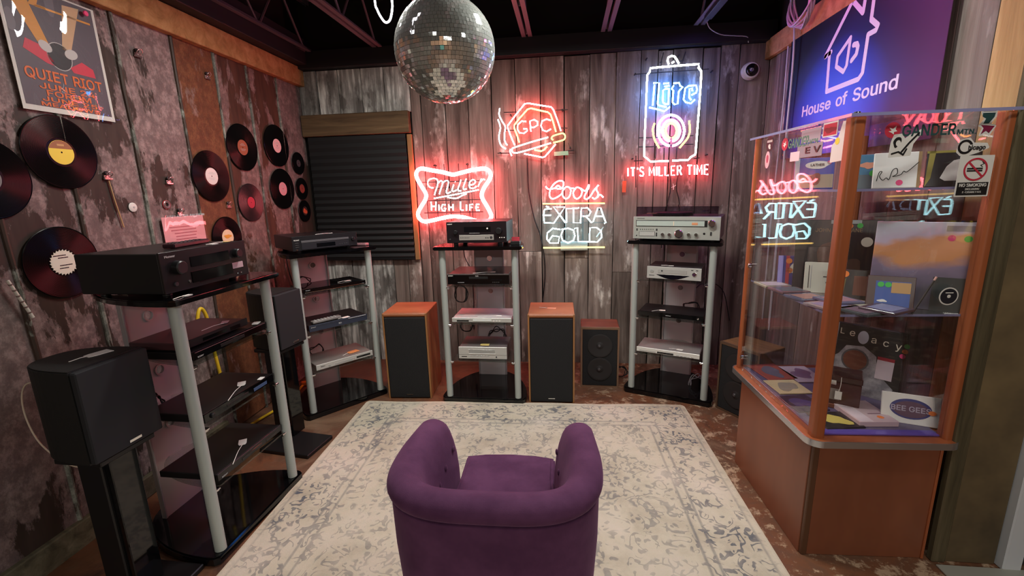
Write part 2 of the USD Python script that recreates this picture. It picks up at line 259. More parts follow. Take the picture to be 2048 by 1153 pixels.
BLACK = mat('black_plastic', (17, 17, 19), .42)
BLACKM = mat('black_metal', (20, 19, 21), .38, specular_ior_level=.5)
GLOSS = mat('black_gloss', (8, 8, 10), .06)
DARKG = mat('dark_grey', (48, 48, 50), .5)
SILVER = mat('silver_plastic', (188, 188, 184), .38, .25)
SILV2 = mat('silver_paint', (170, 172, 170), .42, .35)
CHROME = mat('chrome', (220, 220, 220), .12, 1.0)
WHITEP = mat('white_card', (232, 230, 224), .6)
PALE = mat('pale_print', (175, 175, 175), .5)
LCD = mat('dark_display', (10, 12, 16), .08)
CABLE = mat('cable_black', (18, 17, 18), .5)
WINE = mat('smoked_window', (46, 22, 30), .1)
NEON = {
'miller_frame': [[(-0.288,0.174),(-0.284,0.202),(-0.265,0.222),(-0.23,0.228),(-0.163,0.214),(-0.066,0.195),(0.015,0.174),(0.079,0.184),(0.176,0.204),(0.262,0.212),(0.304,0.202),(0.325,0.174),(0.324,0.142),(0.306,0.111),(0.275,0.07),(0.255,0.034),(0.248,0.001),(0.257,-0.032),(0.284,-0.079),(0.306,-0.122),(0.32,-0.16),(0.309,-0.193),(0.274,-0.214),(0.225,-0.208),(0.158,-0.19),(0.085,-0.169),(0.001,-0.161),(-0.079,-0.171),(-0.165,-0.188),(-0.24,-0.199),(-0.28,-0.181),(-0.297,-0.147),(-0.29,-0.114),(-0.262,-0.071),(-0.228,-0.024),(-0.216,0.013),(-0.224,0.042),(-0.25,0.089),(-0.276,0.137)]],
'miller_script': [[(-0.15,0.072),(-0.177,0.078),(-0.195,0.102),(-0.188,0.134),(-0.157,0.147),(-0.123,0.144),(-0.11,0.123),(-0.117,0.086),(-0.135,0.044),(-0.146,0.014)],[(-0.111,0.109),(-0.085,0.127),(-0.071,0.115),(-0.077,0.089),(-0.095,0.048),(-0.104,0.02)],[(-0.071,0.108),(-0.046,0.126),(-0.026,0.125),(-0.023,0.106),(-0.035,0.069),(-0.044,0.037),(-0.032,0.027),(-0.007,0.038)],[(0.021,0.096),(0.009,0.064),(0.005,0.045),(0.022,0.042),(0.043,0.051)],[(0.033,0.118),(0.036,0.114)],[(0.083,0.131),(0.069,0.094),(0.055,0.062),(0.059,0.044),(0.081,0.043)],[(0.127,0.139),(0.111,0.102),(0.099,0.07),(0.103,0.054),(0.125,0.058)],[(0.151,0.087),(0.185,0.093),(0.201,0.114),(0.182,0.128),(0.155,0.111),(0.148,0.078),(0.162,0.062),(0.189,0.063),(0.208,0.077)],[(0.252,0.135),(0.236,0.103),(0.22,0.072)],[(0.246,0.112),(0.263,0.128),(0.282,0.125)],[(-0.153,-0.012),(-0.058,0.002),(0.046,0.018),(0.144,0.034),(0.227,0.048)],[(-0.039,-0.005),(0.01,-0.014),(0.049,-0.012),(0.084,0.005),(0.123,0.018)]],
'miller_caps': [[(-0.177,-0.037),(-0.177,-0.109)],[(-0.137,-0.038),(-0.143,-0.11)],[(-0.177,-0.076),(-0.14,-0.076)],[(-0.114,-0.063),(-0.115,-0.11)],[(-0.057,-0.066),(-0.082,-0.063),(-0.093,-0.089),(-0.085,-0.113),(-0.065,-0.114),(-0.057,-0.095),(-0.071,-0.092)],[(-0.03,-0.062),(-0.029,-0.112)],[(0.007,-0.061),(0.005,-0.113)],[(-0.03,-0.088),(0.005,-0.088)],[(0.069,-0.041),(0.068,-0.11),(0.093,-0.112)],[(0.117,-0.066),(0.116,-0.115)],[(0.144,-0.116),(0.146,-0.069),(0.173,-0.067)],[(0.145,-0.092),(0.167,-0.091)],[(0.226,-0.068),(0.202,-0.068),(0.196,-0.093),(0.2,-0.117),(0.227,-0.116)],[(0.196,-0.093),(0.218,-0.092)]],
'gpc_red': [[(-0.173,-0.098),(-0.2,-0.034),(-0.225,0.035),(-0.224,0.051),(-0.156,0.131),(-0.088,0.204),(-0.058,0.207),(0.033,0.188),(0.115,0.172),(0.132,0.151),(0.161,0.076),(0.189,-0.007)],[(-0.101,-0.165),(-0.03,-0.18),(0.045,-0.198),(0.063,-0.192),(0.103,-0.151),(0.147,-0.102)],[(-0.078,0.074),(-0.113,0.08),(-0.144,0.056),(-0.15,0.023),(-0.133,-0.007),(-0.097,-0.011),(-0.071,0.007),(-0.075,0.022),(-0.103,0.023)],[(-0.044,-0.002),(-0.05,0.077),(-0.017,0.086),(0.009,0.07),(0.009,0.045),(-0.018,0.03),(-0.044,0.029)],[(0.112,0.074),(0.079,0.086),(0.044,0.073),(0.035,0.04),(0.048,0.006),(0.078,-0.005),(0.113,0.012)],[(-0.207,-0.125),(-0.214,-0.141),(-0.199,-0.178)]],
'gpc_amber': [[(-0.137,-0.078),(-0.155,-0.019),(-0.174,0.032),(-0.173,0.053),(-0.135,0.097),(-0.068,0.164),(-0.041,0.171),(0.032,0.151),(0.088,0.137),(0.11,0.119),(0.131,0.057),(0.15,-0.01)],[(-0.02,-0.138),(0.033,-0.15),(0.055,-0.141),(0.082,-0.116)]],
'gpc_yellow': [[(0.128,-0.091),(0.182,-0.08),(0.213,-0.069),(0.221,-0.046),(0.206,-0.025),(0.174,-0.028),(0.126,-0.042),(0.117,-0.061),(0.13,-0.07)]],
'gpc_white': [[(0.091,-0.049),(-0.037,-0.078),(-0.175,-0.115),(-0.194,-0.127),(-0.194,-0.144),(-0.179,-0.155),(-0.136,-0.153),(-0.016,-0.125),(0.112,-0.092)],[(-0.282,0.182),(-0.288,0.133),(-0.268,0.086),(-0.244,0.044),(-0.25,-0.006),(-0.252,-0.053),(-0.241,-0.083),(-0.231,-0.096)],[(-0.3,0.1),(-0.286,0.062),(-0.283,0.029),(-0.293,-0.013),(-0.294,-0.055),(-0.278,-0.099),(-0.243,-0.123)]],
'gpc_rods': [[(-0.257,0.154),(-0.151,0.152)],[(0.149,0.152),(0.243,0.152)],[(-0.316,-0.151),(-0.217,-0.154)],[(0.183,0.02),(0.239,0.017)],[(0.221,-0.153),(0.291,-0.153)],[(-0.252,0.021),(-0.159,0.017)]],
'gpc_tag': [[(0.134,-0.158),(0.243,-0.154),(0.247,-0.185),(0.134,-0.189)],[(0.243,-0.093),(0.269,-0.155)]],
'coors_red': [[(-0.225,0.31),(-0.201,0.288),(-0.151,0.292),(-0.102,0.288),(-0.083,0.314),(-0.085,0.341),(-0.113,0.35),(-0.151,0.332),(-0.181,0.296),(-0.193,0.258),(-0.19,0.226),(-0.168,0.211),(-0.135,0.222),(-0.107,0.24),(-0.088,0.261)],[(-0.148,0.297),(-0.129,0.313),(-0.115,0.307),(-0.102,0.291)],[(-0.069,0.298),(-0.091,0.266),(-0.086,0.228),(-0.064,0.209),(-0.036,0.227),(-0.025,0.27),(-0.036,0.294),(-0.055,0.302),(-0.069,0.298)],[(-0.036,0.292),(0.007,0.285)],[(0.018,0.296),(-0.006,0.259),(0.002,0.221),(0.024,0.207),(0.051,0.225),(0.062,0.262),(0.045,0.289),(0.018,0.296)],[(0.051,0.287),(0.089,0.267),(0.115,0.314),(0.113,0.288),(0.089,0.24),(0.081,0.213),(0.1,0.202),(0.127,0.223),(0.153,0.265),(0.191,0.309)],[(0.175,0.289),(0.175,0.27),(0.189,0.243),(0.181,0.216),(0.16,0.203),(0.141,0.215)],[(0.181,0.211),(0.202,0.234),(0.23,0.212)]],
'coors_gold': [[(-0.249,0.175),(0.241,0.165)],[(-0.25,-0.181),(0.246,-0.183)]],
'coors_white': [[(-0.177,0.133),(-0.23,0.131),(-0.24,0.117),(-0.242,0.082),(-0.239,0.023),(-0.161,0.019),(-0.108,0.092),(-0.072,0.144),(-0.163,0.147),(-0.108,0.076),(-0.069,0.02),(-0.058,0.02),(-0.061,0.13),(0.041,0.134),(-0.003,0.131),(-0.003,0.019),(0.052,0.015),(0.058,0.133),(0.106,0.134),(0.133,0.104),(0.117,0.071),(0.068,0.067)],[(-0.239,0.081),(-0.18,0.083)],[(0.096,0.066),(0.14,0.016),(0.151,0.021),(0.188,0.133),(0.209,0.132),(0.232,0.064),(0.252,0.014),(0.238,0.008)],[(0.172,0.068),(0.235,0.064)],[(-0.224,0.153),(-0.196,0.144)],[(-0.108,-0.035),(-0.17,-0.024),(-0.215,-0.061),(-0.217,-0.112),(-0.193,-0.143),(-0.126,-0.144),(-0.117,-0.091),(-0.173,-0.084),(-0.207,-0.132)],[(-0.1,-0.035),(-0.047,-0.025),(-0.003,-0.042),(0.008,-0.087),(-0.003,-0.123),(-0.047,-0.143),(-0.092,-0.122),(-0.103,-0.08),(-0.089,-0.041)],[(0.003,-0.029),(0.028,-0.022),(0.034,-0.132),(0.119,-0.136),(0.186,-0.14),(0.221,-0.102),(0.215,-0.051),(0.179,-0.023),(0.127,-0.025),(0.124,-0.128)]],
'coors_box': [[(-0.109,-0.134),(0.113,-0.214)],[(-0.072,0.134),(-0.072,-0.126)],[(0.072,0.131),(0.073,-0.128)],[(-0.182,0.02),(0.257,0.012)]],
'lite_white': [[(-0.035,0.406),(-0.046,0.432),(-0.041,0.454),(-0.018,0.462),(0.002,0.457),(0.019,0.435),(0.036,0.406)],[(-0.015,0.413),(0.002,0.423)],[(0.045,0.394),(-0.114,0.39),(-0.167,0.387),(-0.168,0.371),(-0.168,0.364),(-0.185,0.344),(-0.187,0.282),(-0.188,0.068),(-0.19,-0.113),(-0.189,-0.236),(-0.164,-0.255),(-0.139,-0.277),(-0.005,-0.277)],[(0.045,0.394),(0.179,0.396),(0.178,0.379),(0.173,0.374),(0.194,0.35),(0.197,0.327),(0.197,0.223),(0.195,0.067),(0.189,-0.226),(0.186,-0.238),(0.155,-0.254),(0.139,-0.274),(0.021,-0.276)]],
'lite_blue': [[(-0.132,0.271),(-0.139,0.126)],[(-0.142,0.283),(-0.098,0.283),(-0.104,0.136),(-0.096,0.126),(-0.038,0.111)],[(-0.165,0.115),(-0.103,0.099),(-0.053,0.082),(-0.014,0.112)],[(-0.069,0.276),(-0.029,0.277),(-0.024,0.258),(-0.06,0.256)],[(-0.027,0.234),(-0.027,0.139),(-0.023,0.132),(-0.047,0.132),(-0.066,0.146),(-0.068,0.158),(-0.069,0.229),(-0.052,0.24),(-0.023,0.238)],[(0.003,0.274),(0.043,0.276),(0.052,0.254),(0.071,0.245),(0.053,0.227),(0.044,0.215),(0.04,0.129),(0.018,0.127),(0.003,0.143),(0.005,0.225),(-0.007,0.237),(0.006,0.26)],[(0.162,0.155),(0.135,0.129),(0.098,0.138),(0.081,0.159),(0.089,0.236),(0.112,0.251),(0.164,0.252),(0.173,0.224),(0.167,0.201),(0.136,0.187)],[(0.14,0.214),(0.137,0.234),(0.119,0.231),(0.121,0.169),(0.138,0.152)]],
'lite_amber': [[(-0.12,0.002),(-0.13,-0.029),(-0.13,-0.058),(-0.116,-0.116),(-0.078,-0.181)],[(0.129,0.009),(0.139,-0.057),(0.132,-0.097),(0.119,-0.125),(0.07,-0.184)]],
'lite_ring_blue': [[(0.017,-0.167),(0.037,-0.163),(0.056,-0.153),(0.072,-0.14),(0.085,-0.122),(0.093,-0.101),(0.098,-0.078),(0.098,-0.054),(0.093,-0.031),(0.084,-0.008),(0.072,0.012),(0.056,0.029),(0.038,0.042),(0.018,0.05),(-0.003,0.054),(-0.024,0.052),(-0.043,0.045),(-0.06,0.034),(-0.075,0.018),(-0.086,-0.001),(-0.092,-0.023),(-0.095,-0.046),(-0.093,-0.07),(-0.086,-0.094),(-0.075,-0.116),(-0.06,-0.135),(-0.043,-0.15),(-0.023,-0.161),(-0.003,-0.166)]],
'lite_ring_pink': [[(0.015,-0.133),(0.028,-0.13),(0.04,-0.123),(0.05,-0.113),(0.058,-0.101),(0.063,-0.086),(0.066,-0.071),(0.065,-0.054),(0.062,-0.038),(0.056,-0.023),(0.048,-0.01),(0.037,0.002),(0.025,0.011),(0.013,0.016),(-0.001,0.018),(-0.014,0.017),(-0.027,0.013),(-0.038,0.005),(-0.047,-0.006),(-0.054,-0.019),(-0.059,-0.033),(-0.061,-0.049),(-0.059,-0.066),(-0.055,-0.082),(-0.049,-0.096),(-0.04,-0.109),(-0.029,-0.12),(-0.016,-0.128),(-0.003,-0.132)]],
'lite_ring_gold': [[(0.014,-0.112),(0.022,-0.109),(0.029,-0.104),(0.035,-0.097),(0.04,-0.087),(0.043,-0.077),(0.044,-0.066),(0.044,-0.055),(0.041,-0.043),(0.037,-0.033),(0.032,-0.023),(0.025,-0.015),(0.018,-0.009),(0.009,-0.005),(0.001,-0.004),(-0.008,-0.005),(-0.016,-0.008),(-0.023,-0.013),(-0.029,-0.021),(-0.034,-0.03),(-0.036,-0.04),(-0.038,-0.051),(-0.037,-0.063),(-0.035,-0.074),(-0.031,-0.085),(-0.025,-0.094),(-0.018,-0.102),(-0.011,-0.108),(-0.002,-0.112)]],
'lite_rods': [[(-0.275,0.358),(-0.174,0.36),(0.177,0.364),(0.256,0.366)],[(-0.096,0.431),(-0.076,0.431)],[(0.047,0.43),(0.079,0.434)],[(-0.082,0.376),(-0.084,0.434),(-0.071,0.497)],[(0.066,0.372),(0.065,0.425),(0.087,0.492)],[(-0.26,-0.267),(-0.193,-0.266)],[(0.185,-0.264),(0.229,-0.261)],[(-0.227,-0.164),(-0.137,-0.166),(0.062,-0.158),(0.179,-0.159)],[(-0.226,-0.097),(-0.116,-0.099),(0.175,-0.096)],[(-0.096,-0.163),(-0.098,-0.257)],[(-0.036,-0.177),(-0.035,-0.271)],[(0.057,-0.175),(0.056,-0.263)],[(-0.246,-0.228),(-0.238,-0.469)],[(0.286,-0.305),(0.293,-0.364)]],
'lite_base': [[(-0.304,-0.382),(0.291,-0.385)],[(-0.306,-0.319),(0.287,-0.314)],[(-0.33,-0.339),(0.314,-0.365)]],
'lite_tag': [[(-0.343,-0.417),(-0.313,-0.415),(-0.314,-0.504),(-0.344,-0.503)]],
'lite_star': [[(0.051,-0.468)]],
'logo': [[(1.024,2.367),(0.826,2.168)],[(0.827,2.165),(0.88,2.175)],[(0.867,2.173),(0.88,1.973),(1.157,1.976),(1.184,1.998),(1.19,2.168),(1.245,2.169),(1.255,2.187),(1.199,2.23),(1.2,2.329)],[(1.042,2.36),(1.127,2.284),(1.133,2.354)],[(1.048,2.197),(0.95,2.135),(0.947,2.085),(1.02,2.042),(1.042,2.067),(1.048,2.197)]],
'logo_arc': [[(1.083,2.153),(1.108,2.15),(1.12,2.133),(1.114,2.101),(1.081,2.081)]],
'banner_text': [[(0.632,1.877),(1.446,1.88)],[(0.644,1.932),(1.44,1.928)]],
}


# ================================================================== THE ROOM
XL, AL, XR = -2.1672, -0.015930, 1.477
DL = np.array([-math.sin(AL), -math.cos(AL), 0]); NL = np.array([math.cos(AL), -math.sin(AL), 0])
def LW(t, n, z): return np.array([XL, 0, 0]) + DL * t + NL * n + np.array([0, 0, z])
LYAW = 90 + math.degrees(-AL)
RL = np.stack([-DL, -NL, np.array([0, 0, 1.0])], 1)           # left wall frame: local x to the back wall, local -y into the room
def onleft(m): return xf(m, RL, (XL, 0, 0))                    # mesh given with x = -t
# floor: stained and worn concrete
n = {'g': ('geometry', {}), 'm': ('mapping', dict(scale=(1.6, 1.6, 1))), 'n1': ('noise_texture', dict(scale=1.3, detail=8, roughness=.68, distortion=.8)), 'n2': ('noise_texture', dict(scale=7.0, detail=8, roughness=.75)),
     'n3': ('noise_texture', dict(scale=26.0, detail=4, roughness=.7)), 'r1': ('rgb_ramp', {'ramp': [(.32, lin((62, 42, 34))), (.46, lin((112, 72, 50))), (.56, lin((98, 70, 54))), (.70, lin((132, 106, 84)))]}),
     'r2': ('rgb_ramp', {'ramp': [(.52, (0, 0, 0)), (.60, (1, 1, 1))]}), 'bw': ('rgb_to_bw', {}), 'x': ('mix_color', dict(b=lin((176, 150, 124)))),
     's': ('separate_xyz', {}), 'mr': ('map_range', dict(from_min=-.6, from_max=.7, to_min=.05, to_max=.95, clamp=True)), 'mu': ('math', dict(math_type='multiply')),
     'b': ('bump', dict(strength=.25, distance=.004)), 'p': ('principled_bsdf', dict(roughness=.42))}
l = [('g.position', 'm.vector'), ('m.vector', 'n1.vector'), ('m.vector', 'n2.vector'), ('m.vector', 'n3.vector'), ('n1.fac', 'r1.fac'), ('n2.fac', 'r2.fac'), ('r2.color', 'bw.color'),
     ('g.position', 's.vector'), ('s.x', 'mr.value'), ('mr.result', 'mu.value1'), ('bw.val', 'mu.value2'), ('mu.value', 'x.fac'), ('r1.color', 'x.a'), ('x.result', 'p.base_color'), ('n3.fac', 'b.height'), ('b.normal', 'p.normal')]
MATS['floor'] = usdkit.material(stage, '/World/Looks/stained_concrete', n, l, surface='p.BSDF')
struct('floor', bx((.9, -3.5, -.05), (6.5, 7.4, .1)), MATS['floor'])
DECK = mat('black_deck', (20, 19, 24), .75)
STEEL = mat('black_steel', (92, 84, 90), .5)
BEAMB = mat('black_beam', (24, 23, 27), .6)
ceil = UsdGeom.Xform.Define(stage, '/World/ceiling').GetPrim(); used[('/World', 'ceiling')] = 0; keys(ceil, kind='structure')
part(ceil, 'deck', bx((.9, -3.5, 3.06), (6.5, 7.4, .06)), DECK)
for k in range(16):
    part(ceil, 'deck_rib', bx((.9, -.25 - .42 * k, 3.02), (6.5, .10, .03), .01), DECK)
for x in (-2.03, -1.445, -.86, -.28, .30, .95, 1.62, 2.3):
    y0 = 0.02 if x < 1.4 else -2.1; y1 = -7.0
    jn = UsdGeom.Xform.Define(stage, '/World/ceiling/' + numbered('/World/ceiling', 'roof_joist')).GetPrim()
    for s in (-1, 1):
        part(jn, 'chord', J(bx((x + s * .024, (y0 + y1) / 2, 2.602), (.030, y0 - y1, .005)), bx((x + s * .0125, (y0 + y1) / 2, 2.616), (.005, y0 - y1, .03))), STEEL)
        part(jn, 'chord', J(bx((x + s * .024, (y0 + y1) / 2, 2.99), (.034, y0 - y1, .006)), bx((x + s * .0125, (y0 + y1) / 2, 2.972), (.005, y0 - y1, .034))), STEEL)
    yy = y0 - .12; up = True
    while yy > y1 + .3 and yy > -3.6:
        a, b = (2.61, 2.98) if up else (2.98, 2.61)
        part(jn, 'web_bar', tube([(x, yy, a), (x, yy - .27, b)], .009, 6), STEEL); yy -= .27; up = not up

for x, y, w, d in ((-1.0, -1.45, .66, .20), (.22, -1.60, .66, .20), (-.9, -3.6, .96, .22), (1.1, -3.4, .96, .22), (.6, -6.4, 3.06, .31), (1.0, -2.65, .66, .20), (1.25, -1.25, .05, 1.34), (.95, -.75, .05, .94)):  # bodies and hangers for the unseen lamps, above the view
    z = 2.565 if w > .1 else 2.58
    part(ceil, 'lamp_housing', bx((x, y, z), (w, d, .05 if w > .1 else .03), .004), BEAMB)
    for s in (-1, 1): part(ceil, 'lamp_hanger', bx((x + (s * w * .4 if w > .1 else 0), y + (0 if w > .1 else s * d * .4), z + .215), (.008, .008, .43)), BEAMB)

# ---- back wall: grey barn boards, each a piece
BARN = planks('barn_board', ((74, 63, 58), (112, 99, 92), (136, 122, 114), (160, 148, 140)), (206, 198, 190))
BARNW = planks('barn_board_painted', ((60, 55, 52), (110, 106, 102), (140, 136, 132), (170, 166, 162)), (222, 222, 216), wlo=.42, whi=.56)
BACKER = mat('dark_sheathing', (24, 21, 20), .9)
wb = UsdGeom.Xform.Define(stage, '/World/wall_back').GetPrim(); used[('/World', 'wall_back')] = 0; keys(wb, kind='structure')
part(wb, 'sheathing', bx((.9, .07, 1.52), (6.5, .08, 3.04)), BACKER)
def board(parent, x0, x1, z0, z1, m, seed, y=0.0, th=.022, name='board'):
    r = random.Random(seed); g = .0022 + r.random() * .0022; k = max(2, int((z1 - z0) / .22))
    zs = np.linspace(z0, z1, k + 1)
    left = [(x0 + g + r.uniform(-.0016, .0022), z) for z in zs]; right = [(x1 - g - r.uniform(-.0016, .0022), z) for z in zs]
    dy = r.uniform(-.004, .004)
    return part(parent, name, xf(prism(Polygon(left + right[::-1]), th), None, (0, y + dy, 0)), m)
seams = [-1.152, -.952, -.767, -.576, -.387, -.192, -.007, .190, .386, .568, .690, .798, 1.012, 1.137, 1.271, 1.478]
for i, (a, b) in enumerate(zip(seams, seams[1:])):
    zt = 2.47 + (RNG.uniform(-.004, .012)); cuts = [0.0]
    if i in (0, 4, 6, 8, 12): cuts.append((1.52, .98, .92, .80, 1.16)[(0, 4, 6, 8, 12).index(i)])
    cuts.append(zt)
    for z0, z1 in zip(cuts, cuts[1:]):
        board(wb, a, b, z0 + (.003 if z0 else 0), z1, BARN, 100 + i * 7 + int(z0 * 10), .005)
board(wb, -1.236, -1.152, 0, 2.47, BARN, 61, .005)
for i, (a, b) in enumerate(zip([-2.17, -2.013, -1.833, -1.637, -1.445, -1.236], [-2.013, -1.833, -1.637, -1.445, -1.236])):
    board(wb, a, b, 2.135 + RNG.uniform(-.012, .004), 2.475, BARNW, 300 + i, .005)
for i, (a, b) in enumerate(zip([-2.17, -2.04, -1.87, -1.68, -1.49, -1.36, -1.236], [-2.04, -1.87, -1.68, -1.49, -1.36, -1.236])):
    board(wb, a, b, 0, .935, BARNW if i < 4 else BARN, 340 + i, .005)
struct('trim_1', bx((-.345, -.02, 2.545), (3.66, .10, .13), .004), BEAMB)      # black header above the boards
# ---- window with its lumber surround, blacked out by a pleated blind
LUMBER = planks('brown_lumber', ((60, 46, 34), (92, 72, 52), (108, 86, 62), (124, 100, 74)), (150, 130, 104), vert=False, wlo=.7, whi=.8)
PINE = planks('tan_pine', ((150, 108, 66), (178, 132, 84), (194, 148, 98), (206, 164, 114)), (206, 176, 130), vert=False, wlo=.74, whi=.84)
PINEV = planks('tan_pine_upright', ((128, 92, 58), (158, 118, 76), (172, 132, 88), (186, 148, 104)), (196, 166, 124), wlo=.74, whi=.84)
w1 = UsdGeom.Xform.Define(stage, '/World/window_1').GetPrim(); used[('/World', 'window_1')] = 0; keys(w1, kind='structure')
part(w1, 'header', bx((-1.700, -.028, 2.048), (.915, .055, .168), .004), LUMBER, label='brown knotty timber header')
part(w1, 'jamb', bx((-1.258, -.012, 1.44), (.040, .03, 1.03), .003), PINEV)
part(w1, 'glass', bx((-1.715, .016, 1.45), (.86, .006, 1.03)), mat('dark_glass', (14, 15, 18), .05))
part(w1, 'sill', bx((-1.715, .012, .938), (.86, .03, .02), .002), LUMBER)
BLIND = mat('blind_fabric', (19, 19, 21), .65)
bl = thing('pleated_blind', 'black pleated blind blacking out the window left of the neon signs', 'blind', (-1.71, -.03, .93))
x0, x1 = -.415, .425; vs, fs = [], []; zz = 1.03; i = 0
rows = []
while zz > 0.012:
    tt = 1 - zz / 1.03; rows.append((zz, -.004 - (.004 + .012 * tt) * (i % 2))); zz -= (.030 - .006 * tt); i += 1
rows.append((.0, -.006))
for k, (z, y) in enumerate(rows):
    sk = .010 * (1 - z / 1.03)
    vs += [[x0, y, z], [x1 + sk, y, z], [x1 + sk, y + .004, z], [x0, y + .004, z]]
for k in range(len(rows) - 1):
    a = 4 * k
    for q in range(4):
        b = (q + 1) % 4; fs += [[a + q, a + b, a + 4 + b], [a + q, a + 4 + b, a + 4 + q]]
part(bl, 'fabric', (np.array(vs), np.array(fs)[:, ::-1]), BLIND)
part(bl, 'bottom_rail', bx((.008, -.008, .006), (.85, .016, .018), .003), BLACK)

# ---- left wall: old sheet metal panels with raised seams
wl = UsdGeom.Xform.Define(stage, '/World/wall_left').GetPrim(); used[('/World', 'wall_left')] = 0; keys(wl, kind='structure')
part(wl, 'sheathing', onleft(bx((-3.6, .06, 1.52), (7.4, .09, 3.04))), BACKER)
PG = peeling('panel_grey', (108, 92, 90), (136, 119, 116), (64, 51, 44), .55, .575)
PG2 = peeling('panel_grey_worn', (110, 92, 90), (144, 123, 120), (62, 49, 42), .52, .54)
PR = peeling('panel_rust', (98, 58, 38), (116, 74, 48), (140, 110, 100), .60, .64, scale=1.8)
PM = peeling('panel_mixed', (112, 88, 84), (138, 112, 108), (84, 54, 42), .48, .51, scale=1.5)
PD = peeling('panel_dull', (88, 86, 79), (116, 111, 102), (60, 56, 50), .56, .60, scale=.9)
RIB = peeling('seam_rib', (98, 100, 92), (136, 138, 128), (70, 54, 46), .48, .52, scale=3)
ts = [0, .33, .66, .958, 1.27, 1.61, 1.948, 2.24, 2.56, 2.88, 3.2, 3.6, 4.0, 4.5, 5.0, 5.6, 6.2, 7.0]
pm = [PG, PM, PM, PR, PG2, PG2, PG2, PG, PD] + [PD, PG2] * 8
for i, (a, b) in enumerate(zip(ts, ts[1:])):
    d = RNG.uniform(0, .003)
    part(wl, 'panel', onleft(bx((-(a + b) / 2, .0075 - d, 1.19), (b - a - .004, .015, 2.36), .002)), pm[i])
    if i:
        zs = np.linspace(.0, 2.36, 15)
        part(wl, 'seam_rib', onleft(tube([(-a + RNG.uniform(-.003, .003), -.002, z) for z in zs], [.011 + RNG.uniform(-.002, .002) for _ in zs], 8)), RIB)
struct('trim_2', onleft(bx((-2.02, -.022, 2.432), (4.05, .05, .141), .004)), PINE)
struct('trim_3', onleft(bx((-2.02, -.06, 2.60), (4.05, .13, .19), .004)), BEAMB)
for i, (a, b) in enumerate(((1.35, 2.0), (2.0, 2.75))):
    struct('baseboard_left' if i == 0 else 'baseboard_left_001', onleft(bx((-(a + b) / 2, -.012, .055), (b - a - .006, .03, .11 + .012 * i), .005)), planks('rotten_board' + 'ab'[i], ((64, 58, 46), (90, 84, 66), (106, 98, 80), (124, 116, 96)), (140, 134, 116), vert=False, wlo=.7, whi=.8))

# ---- right wall, its jamb, the return wall with the white door
wr = UsdGeom.Xform.Define(stage, '/World/wall_right').GetPrim(); used[('/World', 'wall_right')] = 0; keys(wr, kind='structure')
def onright(m): return xf(m, Rz(-math.pi / 2), (XR, 0, 0))       # x = -y of the room
part(wr, 'sheathing', bx((XR + .07, -.99, 1.52), (.09, 2.06, 3.04)), BACKER)
PINKB = planks('pinkish_board', ((80, 64, 60), (116, 96, 92), (138, 116, 112), (156, 136, 132)), (186, 172, 168), wlo=.62, whi=.72)
TANB = planks('tan_board', ((112, 88, 58), (146, 118, 80), (164, 136, 96), (178, 152, 112)), (190, 166, 126), wlo=.7, whi=.8)
GREYB = planks('pale_grey_board', ((96, 88, 82), (128, 118, 112), (146, 138, 132), (164, 156, 150)), (186, 180, 176), wlo=.6, whi=.7)
OLDP = speckle('old_plywood', (72, 60, 40), (118, 100, 68), 2.2, (1, 1, 1), .75, .2, .35, .68, 8)
sr = [0, .17, .36, .56, .78, 1.0, 1.22, 1.44, 1.665]
for i, (a, b) in enumerate(zip(sr, sr[1:])):
    r = random.Random(500 + i); part(wr, 'board', onright(xf(prism(sbox(a + .003, 0, b - .003, 2.36), .022), None, (0, -.001 + r.uniform(-.003, .003), 0))), BARN if i < 2 else PINKB)
part(wr, 'board', onright(prism(sbox(1.667, 0, 1.838, 2.9), .022)), GREYB)
part(wr, 'board', onright(prism(sbox(1.842, 0, 2.018, 2.9), .022)), TANB)
struct('trim_4', onright(bx((.83, -.018, 2.426), (1.66, .04, .128), .004)), PINE)
we = UsdGeom.Xform.Define(stage, '/World/wall_end').GetPrim(); used[('/World', 'wall_end')] = 0; keys(we, kind='structure')
part(we, 'corner_trim', bx((1.462, -2.028, 1.5), (.05, .03, 3.0), .004), planks('corner_lumber', ((70, 62, 44), (98, 88, 64), (116, 104, 80), (130, 118, 94)), (140, 130, 110), wlo=.7, whi=.8))
part(we, 'panel', bx((1.578, -2.02, 1.5), (.178, .03, 3.0), .003), OLDP)
part(we, 'panel', bx((3.0, -2.0, 1.5), (1.5, .03, 3.0), .003), OLDP)
d1 = UsdGeom.Xform.Define(stage, '/World/door_1').GetPrim(); used[('/World', 'door_1')] = 0; keys(d1, kind='structure')
WP = mat('white_paint', (196, 200, 204), .45)
part(d1, 'frame', bx((1.702, -2.03, 1.05), (.065, .07, 2.1), .004), WP)
part(d1, 'frame', bx((2.62, -2.03, 1.05), (.065, .07, 2.1), .004), WP)
part(d1, 'frame', bx((2.16, -2.03, 2.13), (.98, .07, .065), .004), WP)
part(d1, 'leaf', bx((2.16, -2.0, 1.05), (.85, .045, 2.06), .003), mat('door_grey', (150, 158, 166), .5))
part(d1, 'sweep', bx((2.16, -2.028, .05), (.85, .012, .09), .002), DARKG)
wf0 = UsdGeom.Xform.Define(stage, '/World/wall_front').GetPrim(); used[('/World', 'wall_front')] = 0; keys(wf0, kind='structure')
part(wf0, 'boarding', bx((.9, -7.0, 1.5), (6.4, .08, 3.0)), planks('shop_board', ((70, 48, 34), (104, 74, 52), (126, 94, 68), (150, 116, 86)), (170, 150, 120)))
